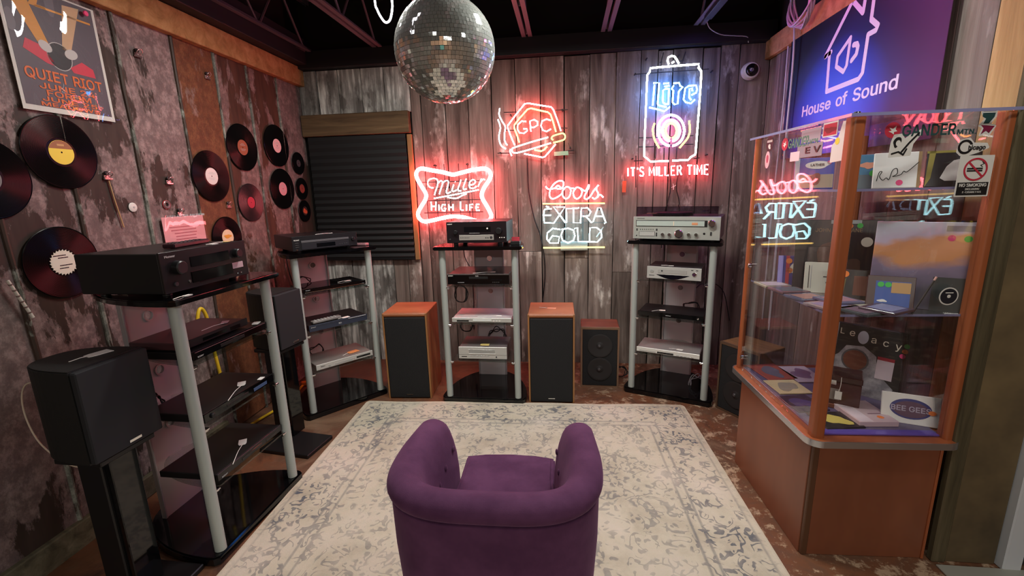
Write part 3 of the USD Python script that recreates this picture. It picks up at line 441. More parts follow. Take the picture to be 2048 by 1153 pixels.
for i in range(26):  # coloured prints out of view, placed for the mirror ball to reflect
    r = random.Random(900 + i)
    c_ = [(206, 60, 50), (220, 190, 60), (40, 60, 130), (230, 226, 214), (24, 24, 26), (60, 140, 130), (214, 120, 50), (150, 60, 140)][i % 8]
    part(wf0, 'pinned_print', bx((-2.0 + (i % 13) * .45 + r.uniform(-.05, .05), -6.95, 1.0 + (i // 13) * .72 + r.uniform(-.08, .08)), (.3, .01, r.choice([.3, .42]))), mat('print_%d' % (i % 8), c_, .5))
struct('wall_side', bx((4.0, -4.5, 1.5), (.08, 5.0, 3.0)), MATS['shop_board'])
# threshold plate and mat by the door
tp = thing('threshold_plate', 'pale metal threshold plate with dark slots on the floor by the white door', 'threshold', (1.66, -2.16, 0))
part(tp, 'plate', bx((0, 0, .004), (.44, .20, .008), .002), mat('worn_plate', (168, 166, 156), .5, .3))
for i in range(9):
    for k in range(4):
        part(tp, 'slot', bx((-.07 + i * .032 + (k % 2) * .016, -.06 + k * .034, .0085), (.020, .012, .002)), BLACK)
dm = thing('door_mat', 'dark rubber mat on the floor at the right edge, in front of the door', 'mat', (2.02, -2.36, 0))
part(dm, 'mat', bx((0, 0, .006), (.56, .5, .012), .004), speckle('mat_rubber', (22, 22, 24), (44, 44, 46), 90, rough=.8, bump=.3))

# ---- rug
RA = .034
n = {'g': ('texture_coordinate', {}), 's': ('separate_xyz', {}), 'd0': ('noise_texture', dict(scale=5.0, detail=2)), 'dv': ('vector_math', dict(math_type='multiply_add', vector2=(.10, .10, 0))),
     'v': ('voronoi_texture', dict(feature='distance_to_edge', scale=8.5, randomness=.9)), 'v2': ('voronoi_texture', dict(feature='f1', scale=10.0)), 'n1': ('noise_texture', dict(scale=17.0, detail=.5, distortion=.7)), 'n2': ('noise_texture', dict(scale=33.0, detail=0.0, distortion=.3)),
     'w': ('noise_texture', dict(scale=2.3, detail=7, roughness=.66)), 'f': ('noise_texture', dict(scale=160, detail=2)),
     'a1': ('math', dict(math_type='subtract', value2=.5)), 'b1': ('math', dict(math_type='absolute')), 'c1': ('map_range', dict(from_min=.026, from_max=.038, to_min=1, to_max=0, clamp=True)),
     'cl': ('noise_texture', dict(scale=15.0, detail=1.0)), 'clr': ('map_range', dict(from_min=.42, from_max=.48, to_min=.08, to_max=1.0, clamp=True)), 'mcl': ('math', dict(math_type='multiply')),
     'a2': ('math', dict(math_type='subtract', value2=.47)), 'b2': ('math', dict(math_type='absolute')), 'c2': ('map_range', dict(from_min=.165, from_max=.185, to_min=0, to_max=1, clamp=True)),
     'c3': ('map_range', dict(from_min=.08, from_max=.13, to_min=.95, to_max=0, clamp=True)), 'mx': ('math', dict(math_type='maximum')), 'mx2': ('math', dict(math_type='maximum')),
     'ax': ('math', dict(math_type='absolute')), 'ay': ('math', dict(math_type='absolute')), 'ex': ('math', dict(math_type='subtract', value1=1.125)), 'ey': ('math', dict(math_type='subtract', value1=1.50)), 'ed': ('math', dict(math_type='minimum')),
     'bd': ('rgb_ramp', {'ramp': [(0, (0, 0, 0)), (.030, (0, 0, 0)), (.034, (.5,) * 3), (.040, (.5,) * 3), (.044, (0, 0, 0)), (.24, (0, 0, 0)), (.244, (.75,) * 3), (.252, (.75,) * 3), (.256, (0, 0, 0)), (.285, (0, 0, 0)), (.289, (.7,) * 3), (.297, (.7,) * 3), (.30, (0, 0, 0)), (1, (0, 0, 0))]}),
     'bk': ('rgb_ramp', {'ramp': [(0, (.2,) * 3), (.03, (.3,) * 3), (.045, (1, 1, 1)), (.24, (1, 1, 1)), (.30, (.8,) * 3), (.34, (.62,) * 3), (1, (.62,) * 3)]}), 'bkw': ('rgb_to_bw', {}), 'bdw': ('rgb_to_bw', {}),
     'mu': ('math', dict(math_type='multiply')), 'mx3': ('math', dict(math_type='maximum')), 'wr': ('map_range', dict(from_min=.34, from_max=.62, to_min=1.0, to_max=.35, clamp=True)), 'mu2': ('math', dict(math_type='multiply')),
     'cr': ('rgb_ramp', {'ramp': [(.3, lin((166, 155, 136))), (.5, lin((196, 186, 167))), (.7, lin((207, 195, 181)))]}), 'x': ('mix_color', dict(b=lin((86, 90, 100)))),
     'b': ('bump', dict(strength=.5, distance=.003)), 'p': ('principled_bsdf', dict(roughness=.95, specular_ior_level=.1, sheen_weight=.15))}
l = [('g.object', 's.vector'), ('g.object', 'd0.vector'), ('d0.color', 'dv.vector1'), ('g.object', 'dv.vector3'), ('dv.vector', 'v2.vector'), ('dv.vector', 'n1.vector'), ('dv.vector', 'n2.vector'),
     ('g.object', 'w.vector'), ('g.object', 'f.vector'), ('n1.fac', 'a1.value1'), ('a1.value', 'b1.value1'), ('b1.value', 'c1.value'), ('n2.fac', 'a2.value1'), ('a2.value', 'b2.value1'), ('b2.value', 'c2.value'),
     ('v2.distance', 'c3.value'), ('c1.result', 'mx.value1'), ('c2.result', 'mx.value2'), ('mx.value', 'mx2.value1'), ('c3.result', 'mx2.value2'), ('g.object', 'cl.vector'), ('cl.fac', 'clr.value'), ('mx2.value', 'mcl.value1'), ('clr.result', 'mcl.value2'),
     ('s.x', 'ax.value1'), ('s.y', 'ay.value1'), ('ax.value', 'ex.value2'), ('ay.value', 'ey.value2'), ('ex.value', 'ed.value1'), ('ey.value', 'ed.value2'), ('ed.value', 'bd.fac'), ('ed.value', 'bk.fac'),
     ('bd.color', 'bdw.color'), ('bk.color', 'bkw.color'), ('mcl.value', 'mu.value1'), ('bkw.val', 'mu.value2'), ('mu.value', 'mx3.value1'), ('bdw.val', 'mx3.value2'), ('w.fac', 'wr.value'), ('mx3.value', 'mu2.value1'), ('wr.result', 'mu2.value2'),
     ('w.fac', 'cr.fac'), ('cr.color', 'x.a'), ('mu2.value', 'x.fac'), ('x.result', 'p.base_color'), ('f.fac', 'b.height'), ('b.normal', 'p.normal')]
del n['v']
MATS['rug'] = usdkit.material(stage, '/World/Looks/rug_pile', n, l, surface='p.BSDF')
rg = thing('area_rug', 'cream area rug with worn grey-blue floral pattern under the purple chair', 'rug', (-.265, -2.298, 0), math.degrees(RA))
k = 60; o = [(x, -1.5) for x in np.linspace(-1.125, 1.125, k)] + [(1.125, y) for y in np.linspace(-1.5, 1.5, k)][1:] + [(x, 1.5 + .006 * math.sin(9 * x)) for x in np.linspace(1.125, -1.125, k)][1:] + [(-1.125, y) for y in np.linspace(1.5, -1.5, k)][1:-1]
rp = Polygon(o).buffer(-.03).buffer(.03)
part(rg, 'pile', slab(rp.buffer(-.008), .001, .009), MATS['rug'])
part(rg, 'bound_edge', slab(rp.difference(rp.buffer(-.008)), .001, .008), mat('rug_binding', (190, 178, 158), .9))

# ================================================================== NEON SIGNS
RED = glow('neon_red', (1.0, .10, .12), 34.0); REDH = glow('neon_red_bright', (1.0, .10, .11), 44.0); AMB = glow('neon_amber', (1.0, .32, .07), 12.0); YEL = glow('neon_yellow', (1.0, .62, .16), 4.2)
WHT = glow('neon_white', (.86, .97, 1.0), 4.2); ICE = glow('neon_ice', (.50, .93, 1.0), 8.0); BLU = glow('neon_blue', (.05, .27, 1.0), 40.0); INDI = glow('neon_indigo', (.34, .32, 1.0), 18.0); PNK = glow('neon_pink', (1.0, .12, .42), 22.0)
ROD = mat('sign_rod', (24, 22, 24), .5); CLEARB = pane_mat('clear_backing', (.96, .97, .98), 1.45)
def strokes(parent, name, key, r, m, y=-.06, smooth=True, closed=False, label=None, one=False, k=5):
    ms = []
    for pl in NEON[key]:
        p = [(a, y, b) for a, b in pl]
        p = curve(p, k, closed) if (smooth and len(p) > 2) else p
        ms.append(tube(p, r, 8, closed))
    if one: part(parent, name, J(*ms), m, True, label)
    else:
        for q in ms: part(parent, name, q, m, True, label)
def rods(parent, key, r=.0035, y=-.03):
    for pl in NEON[key]: part(parent, 'support_rod', tube([(a, y, b) for a, b in pl], r, 6), ROD)
def standoffs(parent, pts):
    for x, z in pts: part(parent, 'standoff', cyl(.006, .062, 8, axis='y', t=(x, .004, z)), ROD)

s = thing('neon_sign', 'bow-tie shaped red neon sign reading Miller High Life, beside the black blind', 'neon sign', (-.92, 0, 1.45), group=None)
strokes(s, 'frame_tube', 'miller_frame', .0165, REDH, -.06, True, True, 'thick glowing red border tube')
strokes(s, 'script_tube', 'miller_script', .0058, WHT, -.062, label='white script lettering tube')
strokes(s, 'letter_tube', 'miller_caps', .0066, WHT, -.062, False, label='white capital lettering tube')
for x in (-.135, -.06, .06, .135): part(s, 'support_rod', tube([(x, -.03, .26), (x, -.03, -.2)], .0035, 6), ROD)
for z in (.12, -.03, -.13): part(s, 'support_rod', tube([(-.25, -.035, z), (.25, -.035, z)], .0035, 6), ROD)
standoffs(s, [(-.135, .25), (.135, .25), (-.135, -.19), (.135, -.19)])
s = thing('neon_sign', 'red hexagon neon sign reading GPC with a smoking cigarette across it', 'neon sign', (-.22, 0, 1.93))
strokes(s, 'red_tube', 'gpc_red', .0062, RED, -.06, False, label='red hexagon and letter tube')
strokes(s, 'amber_tube', 'gpc_amber', .0066, AMB, -.055, False, label='amber inner hexagon tube')
strokes(s, 'filter_tube', 'gpc_yellow', .0062, YEL, -.064, True, label='yellow cigarette filter tube')
strokes(s, 'white_tube', 'gpc_white', .0062, WHT, -.064, True, label='white cigarette or smoke tube')
rods(s, 'gpc_rods'); standoffs(s, [(-.29, -.15), (.2, .15), (.26, -.13), (-.2, .13)])
tg = thing('hanging_tag', 'pale green tag on a string hanging from the cigarette sign', 'tag', (-.22, -.045, 1.93))
part(tg, 'card', prism(Polygon(NEON['gpc_tag'][0]), .002), mat('mint_card', (168, 214, 178), .6))
part(tg, 'string', tube([(a, .001, b) for a, b in NEON['gpc_tag'][1]], .0012, 5), CABLE)
s = thing('neon_sign', 'neon sign reading Coors Extra Gold between two yellow bars', 'neon sign', (.07, 0, 1.2))
strokes(s, 'script_tube', 'coors_red', .0062, RED, -.06, label='red script lettering tube')
strokes(s, 'bar_tube', 'coors_gold', .0062, YEL, -.06, False, label='yellow bar tube')
strokes(s, 'letter_tube', 'coors_white', .0062, ICE, -.06, False, label='icy white lettering tube')
b = NEON['coors_box']
part(s, 'transformer', bx(((b[0][0][0] + b[0][1][0]) / 2, -.016, (b[0][0][1] + b[0][1][1]) / 2), (.22, .034, .075), .003), mat('transformer_grey', (150, 160, 166), .4, .3), label='grey transformer box')
for q in b[1:3]: part(s, 'support_post', bx((q[0][0], -.026, (q[0][1] + q[1][1]) / 2), (.014, .010, abs(q[0][1] - q[1][1])), .002), pane_mat('acrylic_post', (.80, .92, .97), 1.5))
part(s, 'support_rod', tube([(a, -.03, z) for a, z in b[3]], .003, 6), pane_mat('acrylic_post'))
part(s, 'electrode', tube([(.235, -.06, -.02), (.18, -.045, -.10)], .005, 8), mat('white_glass_tube', (214, 220, 222), .2))
standoffs(s, [(-.2, .12), (.2, .12)])
s = thing('neon_sign', "beer can shaped neon sign reading Lite, It's Miller Time", 'neon sign', (.79, 0, 1.95))
strokes(s, 'can_tube', 'lite_white', .0078, WHT, -.06, False, label='white can outline tube')
strokes(s, 'letter_tube', 'lite_blue', .0066, BLU, -.062, False, label='blue outlined lettering tube')
strokes(s, 'ring_tube', 'lite_ring_blue', .0095, INDI, -.06, label='indigo outer ring tube')
strokes(s, 'ring_tube', 'lite_ring_pink', .0100, PNK, -.06, label='pink middle ring tube')
strokes(s, 'ring_tube', 'lite_ring_gold', .0095, AMB, -.06, label='gold inner ring tube')
strokes(s, 'arc_tube', 'lite_amber', .0075, YEL, -.06, label='yellow arc tube')
# stroke capitals for the slogan
G = {'I': [[(0, 0), (0, 1)]], 'T': [[(0, 1), (.6, 1)], [(.3, 1), (.3, 0)]], "'": [[(0, 1), (0, .75)]], 'S': [[(.5, .85), (.4, 1), (.12, 1), (0, .8), (.1, .58), (.42, .45), (.5, .22), (.4, 0), (.1, 0), (0, .15)]],
     'M': [[(0, 0), (.05, 1), (.33, .3), (.62, 1), (.68, 0)]], 'L': [[(0, 1), (0, 0), (.48, 0)]], 'E': [[(.5, 1), (0, 1), (0, 0), (.5, 0)], [(0, .52), (.42, .52)]], 'R': [[(0, 0), (0, 1), (.38, 1), (.52, .8), (.4, .55), (0, .52)], [(.28, .52), (.55, 0)]], ' ': []}
wd = {'I': .0, 'T': .6, "'": 0, 'S': .5, 'M': .68, 'L': .48, 'E': .5, 'R': .55, ' ': .12}
msg = "IT'S MILLER TIME"; tot = sum(wd[c] for c in msg) + .34 * (len(msg) - 1)
(bx0, bz0), (bx1, bz1) = NEON['lite_base'][0]; (tx0, tz0), (tx1, tz1) = NEON['lite_base'][1]
x = 0.0
for c in msg:
    for pl in G[c]:
        pp = []
        for a, z in pl:
            t = (x + a) / tot; base = (bx0 + (bx1 - bx0) * t, bz0 + (bz1 - bz0) * t); top = (tx0 + (tx1 - tx0) * t, tz0 + (tz1 - tz0) * t)
            pp.append((base[0] + (top[0] - base[0]) * z, -.06, base[1] + (top[1] - base[1]) * z))
        part(s, 'slogan_tube', tube(pp, .0062, 6), RED, True)
    x += wd[c] + .34
rods(s, 'lite_rods')
for x, z in ((-.27, .36), (.28, .35), (-.27, -.25), (.28, -.24), (-.19, .46), (.04, .47)): part(s, 'standoff', cyl(.005, .05, 8, axis='y', t=(x, .004, z)), ROD)
tg = thing('hanging_tag', 'orange tag hanging below the left end of the beer can sign', 'tag', (.79, -.03, 1.95))
part(tg, 'card', prism(Polygon(NEON['lite_tag'][0]), .002), mat('orange_card', (226, 92, 58), .6))
part(tg, 'string', tube([(-.327, .001, -.418), (-.325, .001, -.36)], .0012, 5), CABLE)
zt = thing('cable_tie', 'small white tie knotted on the cords under the beer can sign', 'cable tie', (.84, -.02, 1.48))
for a in (.5, 1.9, 3.4, 4.6): part(zt, 'tail', tube([(0, 0, 0), (.018 * math.cos(a), -.004, .024 * math.sin(a))], .0022, 5), WHITEP)
def cord(name, label, pts, r=.0042, m=None, cat='cord', k=8, group=None):
    t = thing(name, label, cat, pts[0], group=group)
    o = np.array(pts[0]); part(t, 'cord', tube([np.array(p) - o for p in curve(pts, k)], r, 8), m or CABLE, True); return t
cord('power_cord', 'black power cord running down the boards from the cigarette sign', [(-.30, -.012, 1.74), (-.298, -.012, 1.55), (-.285, -.012, 1.42), (-.25, -.012, 1.25), (-.205, -.012, 1.12), (-.175, -.012, .95), (-.17, -.012, .75), (-.20, -.012, .5)])
cord('power_cord', 'left one of the two black cords hanging under the beer can sign', [(.80, -.012, 1.62), (.82, -.012, 1.48), (.80, -.012, 1.36), (.775, -.012, 1.22), (.77, -.012, 1.0)], .0035)
cord('power_cord', 'right one of the two black cords hanging under the beer can sign', [(.88, -.012, 1.62), (.862, -.012, 1.48), (.89, -.012, 1.36), (.90, -.012, 1.22), (.91, -.012, 1.0)], .0035)
cord('power_cord', 'black cord behind the left part of the middle rack', [(-.86, -.012, 1.1), (-.85, -.012, .95), (-.80, -.012, .82), (-.79, -.012, .6), (-.8, -.012, .3)], .0035)
cord('power_cord', 'black cord looping behind the right dark speaker', [(.96, -.012, .35), (1.02, -.03, .62), (1.12, -.04, .72), (1.25, -.05, .66), (1.33, -.03, .4)], .0035)
cord('power_cord', 'black cord on the left wall behind the second rack', [LW(.52, .02, 1.08), LW(.50, .02, .9), LW(.44, .02, .72), LW(.42, .03, .55), LW(.40, .02, .3)], .004)

# ---- hanging loop of white light, security camera, cable coil, white wire
lp = thing('light_loop', 'white glowing rope light loop hanging from the ceiling left of the mirror ball', 'rope light', (-.64, -2.02, 2.08))
part(lp, 'tube', tube(curve([(-.036, .012, .62), (-.034, .010, .25), (-.033, .010, .08), (-.026, .006, .05), (-.012, 0, .022), (.004, 0, .003), (.020, .004, .012), (.029, .01, .05), (.028, .016, .09), (.026, .016, .25), (.024, .016, .62)], 6), .0042, 8), glow('rope_white', (1.0, .93, 1.0), 2.2), True)
sc = thing('security_camera', 'white dome security camera in the upper right corner of the board wall', 'security camera', (1.335, -.004, 2.286))
part(sc, 'housing', lathe([(0, 0), (.052, 0), (.060, .012), (.060, .035), (.052, .055), (.040, .062)], 32, 'y'), mat('camera_white', (214, 214, 216), .35), 35)
part(sc, 'dome', lathe([(.044, .052), (.042, .068), (.030, .084), (.014, .092), (0, .094)], 28, 'y'), mat('smoked_dome', (14, 14, 16), .05), 60)
part(sc, 'lens', xf(lathe([(0, 0), (.012, 0), (.012, .006), (0, .008)], 18, 'y'), Rx(.2), (-.012, -.088, -.004)), CHROME, 40)
cb = cord('white_wire', 'thin white wire sagging from a joist to the top of the boards', [(.985, -.11, 2.625), (1.02, -.09, 2.57), (1.10, -.075, 2.53), (1.2, -.075, 2.515), (1.28, -.07, 2.505), (1.30, -.055, 2.47)], .0035, mat('wire_white', (190, 190, 192), .5), 'wire')
cc = thing('cable_coil', 'coil of pale cable hanging on the right wall beside the banner', 'cable', (1.385, -.62, 2.47))
LCAB = mat('cable_pale', (186, 182, 190), .45)
for k in range(6):
    w, d = .105 + .010 * k, .095 + .007 * k
    pts = [(.02 * math.sin(a * 2 + k) - .006 * k + .01, w * math.sin(a) + .008 * math.sin(3 * a + k), -d * math.cos(a) * 1.25 + .03 + .012 * k) for a in np.linspace(-2.9, 2.9, 16)]
    part(cc, 'loop', tube(curve(pts, 4), .0055, 8), LCAB, True)
part(cc, 'tail', tube(curve([(0, .125, .10), (.02, .12, -.05), (.03, .115, -.3), (.035, .125, -.75), (.04, .12, -1.2), (.045, .12, -2.0)], 6), .006, 8), LCAB, True)
part(cc, 'hook', tube([(.06, 0, .18), (.0, 0, .18), (-.02, 0, .20)], .005, 8), CHROME, True)
for i, (y, x) in enumerate(((-.44, 1.452), (-.33, 1.452))):
    cord('wall_cable', ('pale cable running up the right wall left of the banner', 'second pale cable on the right wall, nearer the corner')[i], [(x, y, .5), (x, y + .01, 1.2), (x, y - .01, 1.9), (x, y, 2.36)], .005, LCAB, 'cable')

# ---- banner
NIGHT = 'banner_print'
n = {'g': ('texture_coordinate', {}), 's': ('separate_xyz', {}), 'm': ('mapping', dict(rotation=(0, .75, 0), scale=(1.0, 1, .45))), 'n': ('noise_texture', dict(scale=1.7, detail=1.0)), 'v': ('mapping', dict(location=(-.86, 0, -.33), scale=(1.55, 1, 1.9))),
     'gr': ('gradient_texture', dict(gradient_type='spherical')), 'ad': ('math', dict(math_type='multiply_add', value2=.35)), 'r': ('rgb_ramp', {'ramp': [(.18, lin((18, 15, 30))), (.40, lin((34, 30, 84))), (.66, lin((48, 60, 190))), (1.0, lin((70, 90, 235)))]}),
     'x': ('mix_color', dict(b=lin((92, 44, 92)))), 'mr': ('map_range', dict(from_min=.78, from_max=1.22, to_min=0, to_max=.75, clamp=True)), 'p': ('principled_bsdf', dict(roughness=.45, specular_ior_level=.3))}
l = [('g.object', 'm.vector'), ('m.vector', 'n.vector'), ('g.object', 'v.vector'), ('v.vector', 'gr.vector'), ('n.fac', 'ad.value1'), ('gr.fac', 'ad.value3'), ('ad.value', 'r.fac'), ('g.object', 's.vector'), ('s.x', 'mr.value'), ('mr.result', 'x.fac'), ('r.color', 'x.a'), ('x.result', 'p.base_color')]
MATS[NIGHT] = usdkit.material(stage, '/World/Looks/' + NIGHT, n, l, surface='p.BSDF')
bn = thing('banner', 'dark blue vinyl banner with a pale house outline and the words House of Sound', 'banner', (XR - .036, -.40, 1.64), -90)
part(bn, 'vinyl', bx((.64, .001, .39), (1.28, .003, .78), .001), MATS[NIGHT])
LIL = mat('banner_lilac', (222, 208, 238), .5)
o = np.array([.40, 1.64])
for i, pl in enumerate(NEON['logo']):
    part(bn, 'logo_line', xf(prism(LineString([(a - .40, z - 1.64) for a, z in pl]).buffer(.0125 if i != 4 else .011, 4), .001), None, (0, -.0016, 0)), LIL)
part(bn, 'logo_line', xf(prism(LineString([(a - .40, z - 1.64) for a, z in NEON['logo_arc'][0]]).buffer(.013, 4), .001), None, (0, -.0016, 0)), LIL)
(a0, z0), (a1, z1) = NEON['banner_text'][0]
for wd_, f0_, f1_ in (('House', 0, .372), ('of', .432, .553), ('Sound', .612, 1.0)): part(bn, 'lettering', xf(text(wd_, .058, (a1 - a0) * (f1_ - f0_), (a0 - .40 + (a1 - a0) * f0_, z0 - 1.64), True), None, (0, -.0005, 0)), LIL)
for x, z in ((.03, .75), (1.25, .75), (.03, .03)): part(bn, 'grommet', xf(lathe([(.006, 0), (.012, 0), (.012, .002), (.006, .003)], 16, 'y'), None, (x, -.001, z)), CHROME)

# ================================================================== MIRROR BALL
ball = thing('disco_ball', 'large mirrored disco ball hanging in front of the board wall', 'disco ball', (-.482, -1.785, 2.046))
part(ball, 'core', (lambda t: (t.vertices, t.faces))(trimesh.creation.icosphere(4, .1965)), mat('ball_grout', (44, 46, 46), .6), True)
MIR = usdkit.material(stage, '/World/Looks/mirror_tile', {'m': ('principled_bsdf', dict(base_color=(.86, .88, .86), metallic=1.0, roughness=.045)), 'd': ('principled_bsdf', dict(base_color=(.80, .87, .81), roughness=.5)), 'x': ('mix_closure', dict(fac=.27))}, [('m.BSDF', 'x.closure1'), ('d.BSDF', 'x.closure2')], surface='x.closure')
tiles = []; R0, ts_ = .2, .0148; rows_ = int(round(math.pi * R0 / ts_))
rt = random.Random(5)
for i in range(1, rows_):
    ph = -math.pi / 2 + i * math.pi / rows_; cnt = max(5, int(2 * math.pi * R0 * math.cos(ph) / ts_)); off = rt.random()
    for k in range(cnt):
        a = 2 * math.pi * (k + off) / cnt; nrm = np.array([math.cos(ph) * math.cos(a), math.cos(ph) * math.sin(a), math.sin(ph)])
        nn = nrm + np.array([rt.gauss(0, .04) for _ in range(3)]); nn /= np.linalg.norm(nn)
        e = np.array([-math.sin(a), math.cos(a), 0]); e -= nn * (e @ nn); e /= np.linalg.norm(e); u = np.cross(nn, e)
        Rm = np.stack([e, u, nn], 1)
        wdt = min(2 * math.pi * R0 * math.cos(ph) / cnt - .0009, ts_ - .0007)
        tiles.append((nrm, xf(bx((0, 0, 0), (wdt, ts_ - .0009, .0024)), Rm, nrm * R0)))
toc = np.array([0, -3.7257, 1.4826]) - np.array([-.482, -1.785, 2.046]); toc /= np.linalg.norm(toc)
tiles.sort(key=lambda q: -(q[0] @ toc))
for q in tiles[:300]: part(ball, 'mirror_tile', q[1], MIR)
part(ball, 'mirror_tile', J(*[q[1] for q in tiles[300:]]), MIR, kind='stuff')
part(ball, 'cap', lathe([(.03, .19), (.03, .215), (.012, .22), (.012, .24), (0, .24)], 20), CHROME, 30)
part(ball, 'rod', cyl(.005, .36, 10, t=(0, 0, .235)), BLACKM, 30)
part(ball, 'motor', cyl(.05, .09, 24, .006, t=(0, 0, .48)), BLACK, 30)

# ================================================================== LEFT WALL: RECORDS, POSTER, CLIPS
VINYL = mat('vinyl', (7, 7, 8), .22, specular_ior_level=.12); VINYLR = mat('vinyl_worn', (34, 24, 27), .3)
def record(t, z, r, lab, label, cat='record', lr=.05, vm=None, extra=None, rng=0):
    p = LW(t, .012, z); d = thing('vinyl_record', label, cat, p, LYAW, 'records on the left wall')
    pr = [(0, -.001), (r, -.001), (r, .0005), (r - .003, .0018)]
    k = max(10, int((r - lr - .012) / .0036)); rr = r - .004
    st = (rr - lr - .008) / k
    for i in range(k):
        pr += [(rr - st * (i + .5), .0013), (rr - st * (i + 1), .0017)]
    pr += [(lr + .001, .0016), (lr + .001, .0012), (0, .0012)]
    dk_ = part(d, 'disc', lathe(pr, 72, 'y'), vm or VINYL, 20)
    lp_ = part(dk_, 'label', xf(lathe([(.0036, .0012), (lr, .0012), (lr, .0021), (.0036, .0023)], 40, 'y'), None), lab)
    if extra: extra(dk_, lr)
    return d
LBL = lambda n, c: mat('label_' + n, c, .5)
PK = LBL('pink', (220, 160, 162))
def yl(d, r):
    part(d, 'label_print', xf(prism(ell2(0, 0, r * .98, r * .98).intersection(sbox(-r, r * .30, r, r)), .0006), None, (0, -.0028, 0)), mat('label_brown', (150, 96, 60), .5))
    part(d, 'label_print', xf(prism(sbox(-.014, .026, .014, .034), .0006), None, (0, -.0033, 0)), mat('label_tan', (196, 150, 96), .5))
record(1.975, 1.693, .151, LBL('yellow', (232, 204, 70)), 'large black record with a yellow label, on the sheet metal wall right under the poster', extra=yl)
def saw(d, r):
    pts = []
    for i in range(26):
        a = 2 * math.pi * i / 26; pts += [((r + .006) * math.cos(a), (r + .006) * math.sin(a)), (r * .93 * math.cos(a + .2), r * .93 * math.sin(a + .2))]
    part(d, 'label_edge', xf(prism(Polygon(pts), .0008), None, (0, -.0031, 0)), mat('label_cream', (226, 222, 204), .5))
    for i, (u, v, w) in enumerate(((-.012, .028, .05), (0, .018, .04), (.006, -.014, .05), (-.004, -.026, .036))): part(d, 'label_print', xf(prism(sbox(u - w / 2, v, u + w / 2, v + .004), .0004), None, (0, -.0036, 0)), DARKG)
record(2.068, 1.236, .151, mat('label_cream', (226, 222, 204), .5), 'large black record with a saw-toothed cream label, low on the left behind the nearest rack', extra=saw)
record(2.262, 1.58, .151, LBL('grey', (120, 120, 120)), 'black record cut off by the left edge of the picture')
def pr_(d, r):
    for v, w in ((.022, .03), (.014, .05), (-.012, .05), (-.02, .036)): part(d, 'label_print', xf(prism(sbox(-w / 2, v, w / 2, v + .0022), .0004), None, (0, -.0027, 0)), PALE)
record(1.141, 1.618, .151, LBL('white', (216, 204, 200)), 'black record with a white label, leftmost of the group on the rusty panels', extra=pr_)
record(.820, 1.814, .151, LBL('rust', (150, 82, 58)), 'black record with a rust brown label, high on the rusty panels', extra=pr_)
record(.433, 1.860, .151, LBL('rose', (224, 178, 178)), 'black record with a pale pink label, highest of the group, next to the last panel', extra=pr_)
record(.816, 1.452, .127, LBL('red', (176, 44, 62)), 'worn brownish record with a red label, below the rust-label record', lr=.038, vm=VINYLR)
record(.429, 1.544, .151, LBL('rose2', (206, 142, 150)), 'black record with a pink label and bright streaks, under the highest record', extra=pr_)
def gold(d, r): part(d, 'label_print', xf(prism(blob2(0, .006, .026, .014, 4), .0006), None, (0, -.0028, 0)), mat('label_orange', (218, 150, 60), .5))
record(1.088, 1.241, .13, LBL('buff', (226, 196, 160)), 'record with a buff and orange label half hidden by the nearest receiver', extra=gold)
record(.170, 1.747, .0875, LBL('dim', (60, 58, 62)), 'small single record with a dark label, top one of the three beside the window', lr=.028)
record(.163, 1.546, .0875, LBL('brick', (128, 56, 48)), 'small single record with a brick red label, middle of the three beside the window', lr=.036)
def rough(d, r): part(d, 'label_print', xf(prism(blob2(0, -.004, .026, .02, 9), .0006), None, (0, -.0028, 0)), mat('label_flame', (196, 84, 52), .5))
record(.160, 1.365, .0875, LBL('dark2', (58, 34, 30)), 'small single record with an orange blotted label, lowest of the three by the window', lr=.036, extra=rough)

SLEEVE = pane_mat('clear_sleeve', (.93, .93, .93), 1.55, .02)
def crinkle(w, h, amp, seed, nx=22, nz=28, y=-.004):
    xs, zs = np.meshgrid(np.linspace(-w / 2, w / 2, nx), np.linspace(0, h, nz), indexing='ij')
    P = np.stack([xs.ravel() * 9, zs.ravel() * 4.5, np.full(xs.size, seed)], 1)
    dy = (meshkit.fbm(P, 2, seed) - .5) * amp
    v = np.stack([xs.ravel(), y + dy, zs.ravel()], 1); f = []
    for i in range(nx - 1):
        for j in range(nz - 1):
            a = i * nz + j; f += [[a, a + nz, a + nz + 1], [a, a + nz + 1, a + 1]]
    return v, np.array(f)
po = thing('poster', 'grey concert poster with orange lettering in a crinkled clear sleeve, pinned at the upper left', 'poster', LW(1.893, .016, 1.852), LYAW)
part(po, 'paper', bx((0, 0, .24), (.378, .002, .48)), mat('poster_white', (214, 214, 206), .5))
part(po, 'print', bx((0, -.0012, .247), (.352, .001, .452)), mat('poster_grey', (92, 84, 92), .5))
ORG = mat('poster_orange', (222, 110, 52), .5); YO = mat('poster_gold', (214, 150, 62), .5); RD = mat('poster_red', (206, 58, 76), .5)
LG = mat('poster_light', (196, 194, 190), .5)
def pp(poly, m, y=-.0022): part(po, 'artwork', xf(prism(poly, .0006), None, (0, y, 0)), m)
pp(Polygon([(-.168, .452), (-.10, .47), (-.038, .272), (-.072, .256)]), YO); pp(Polygon([(.05, .452), (.12, .46), (.046, .262), (.012, .27)]), mat('poster_peach', (206, 170, 130), .5))
pp(Polygon([(-.14, .235), (-.125, .275), (-.07, .262), (-.02, .19), (-.06, .196)]), RD); pp(Polygon([(.03, .20), (.085, .235), (.13, .215), (.135, .18), (.04, .182)]), RD)
pp(ell2(-.055, .262, .026, .02, -30), LG, -.0028); pp(ell2(.045, .256, .028, .02, 20), LG, -.0028); pp(ell2(-.005, .235, .05, .055).difference(ell2(-.005, .235, .047, .052)), LG); pp(ell2(-.005, .235, .047, .052), DARKG)
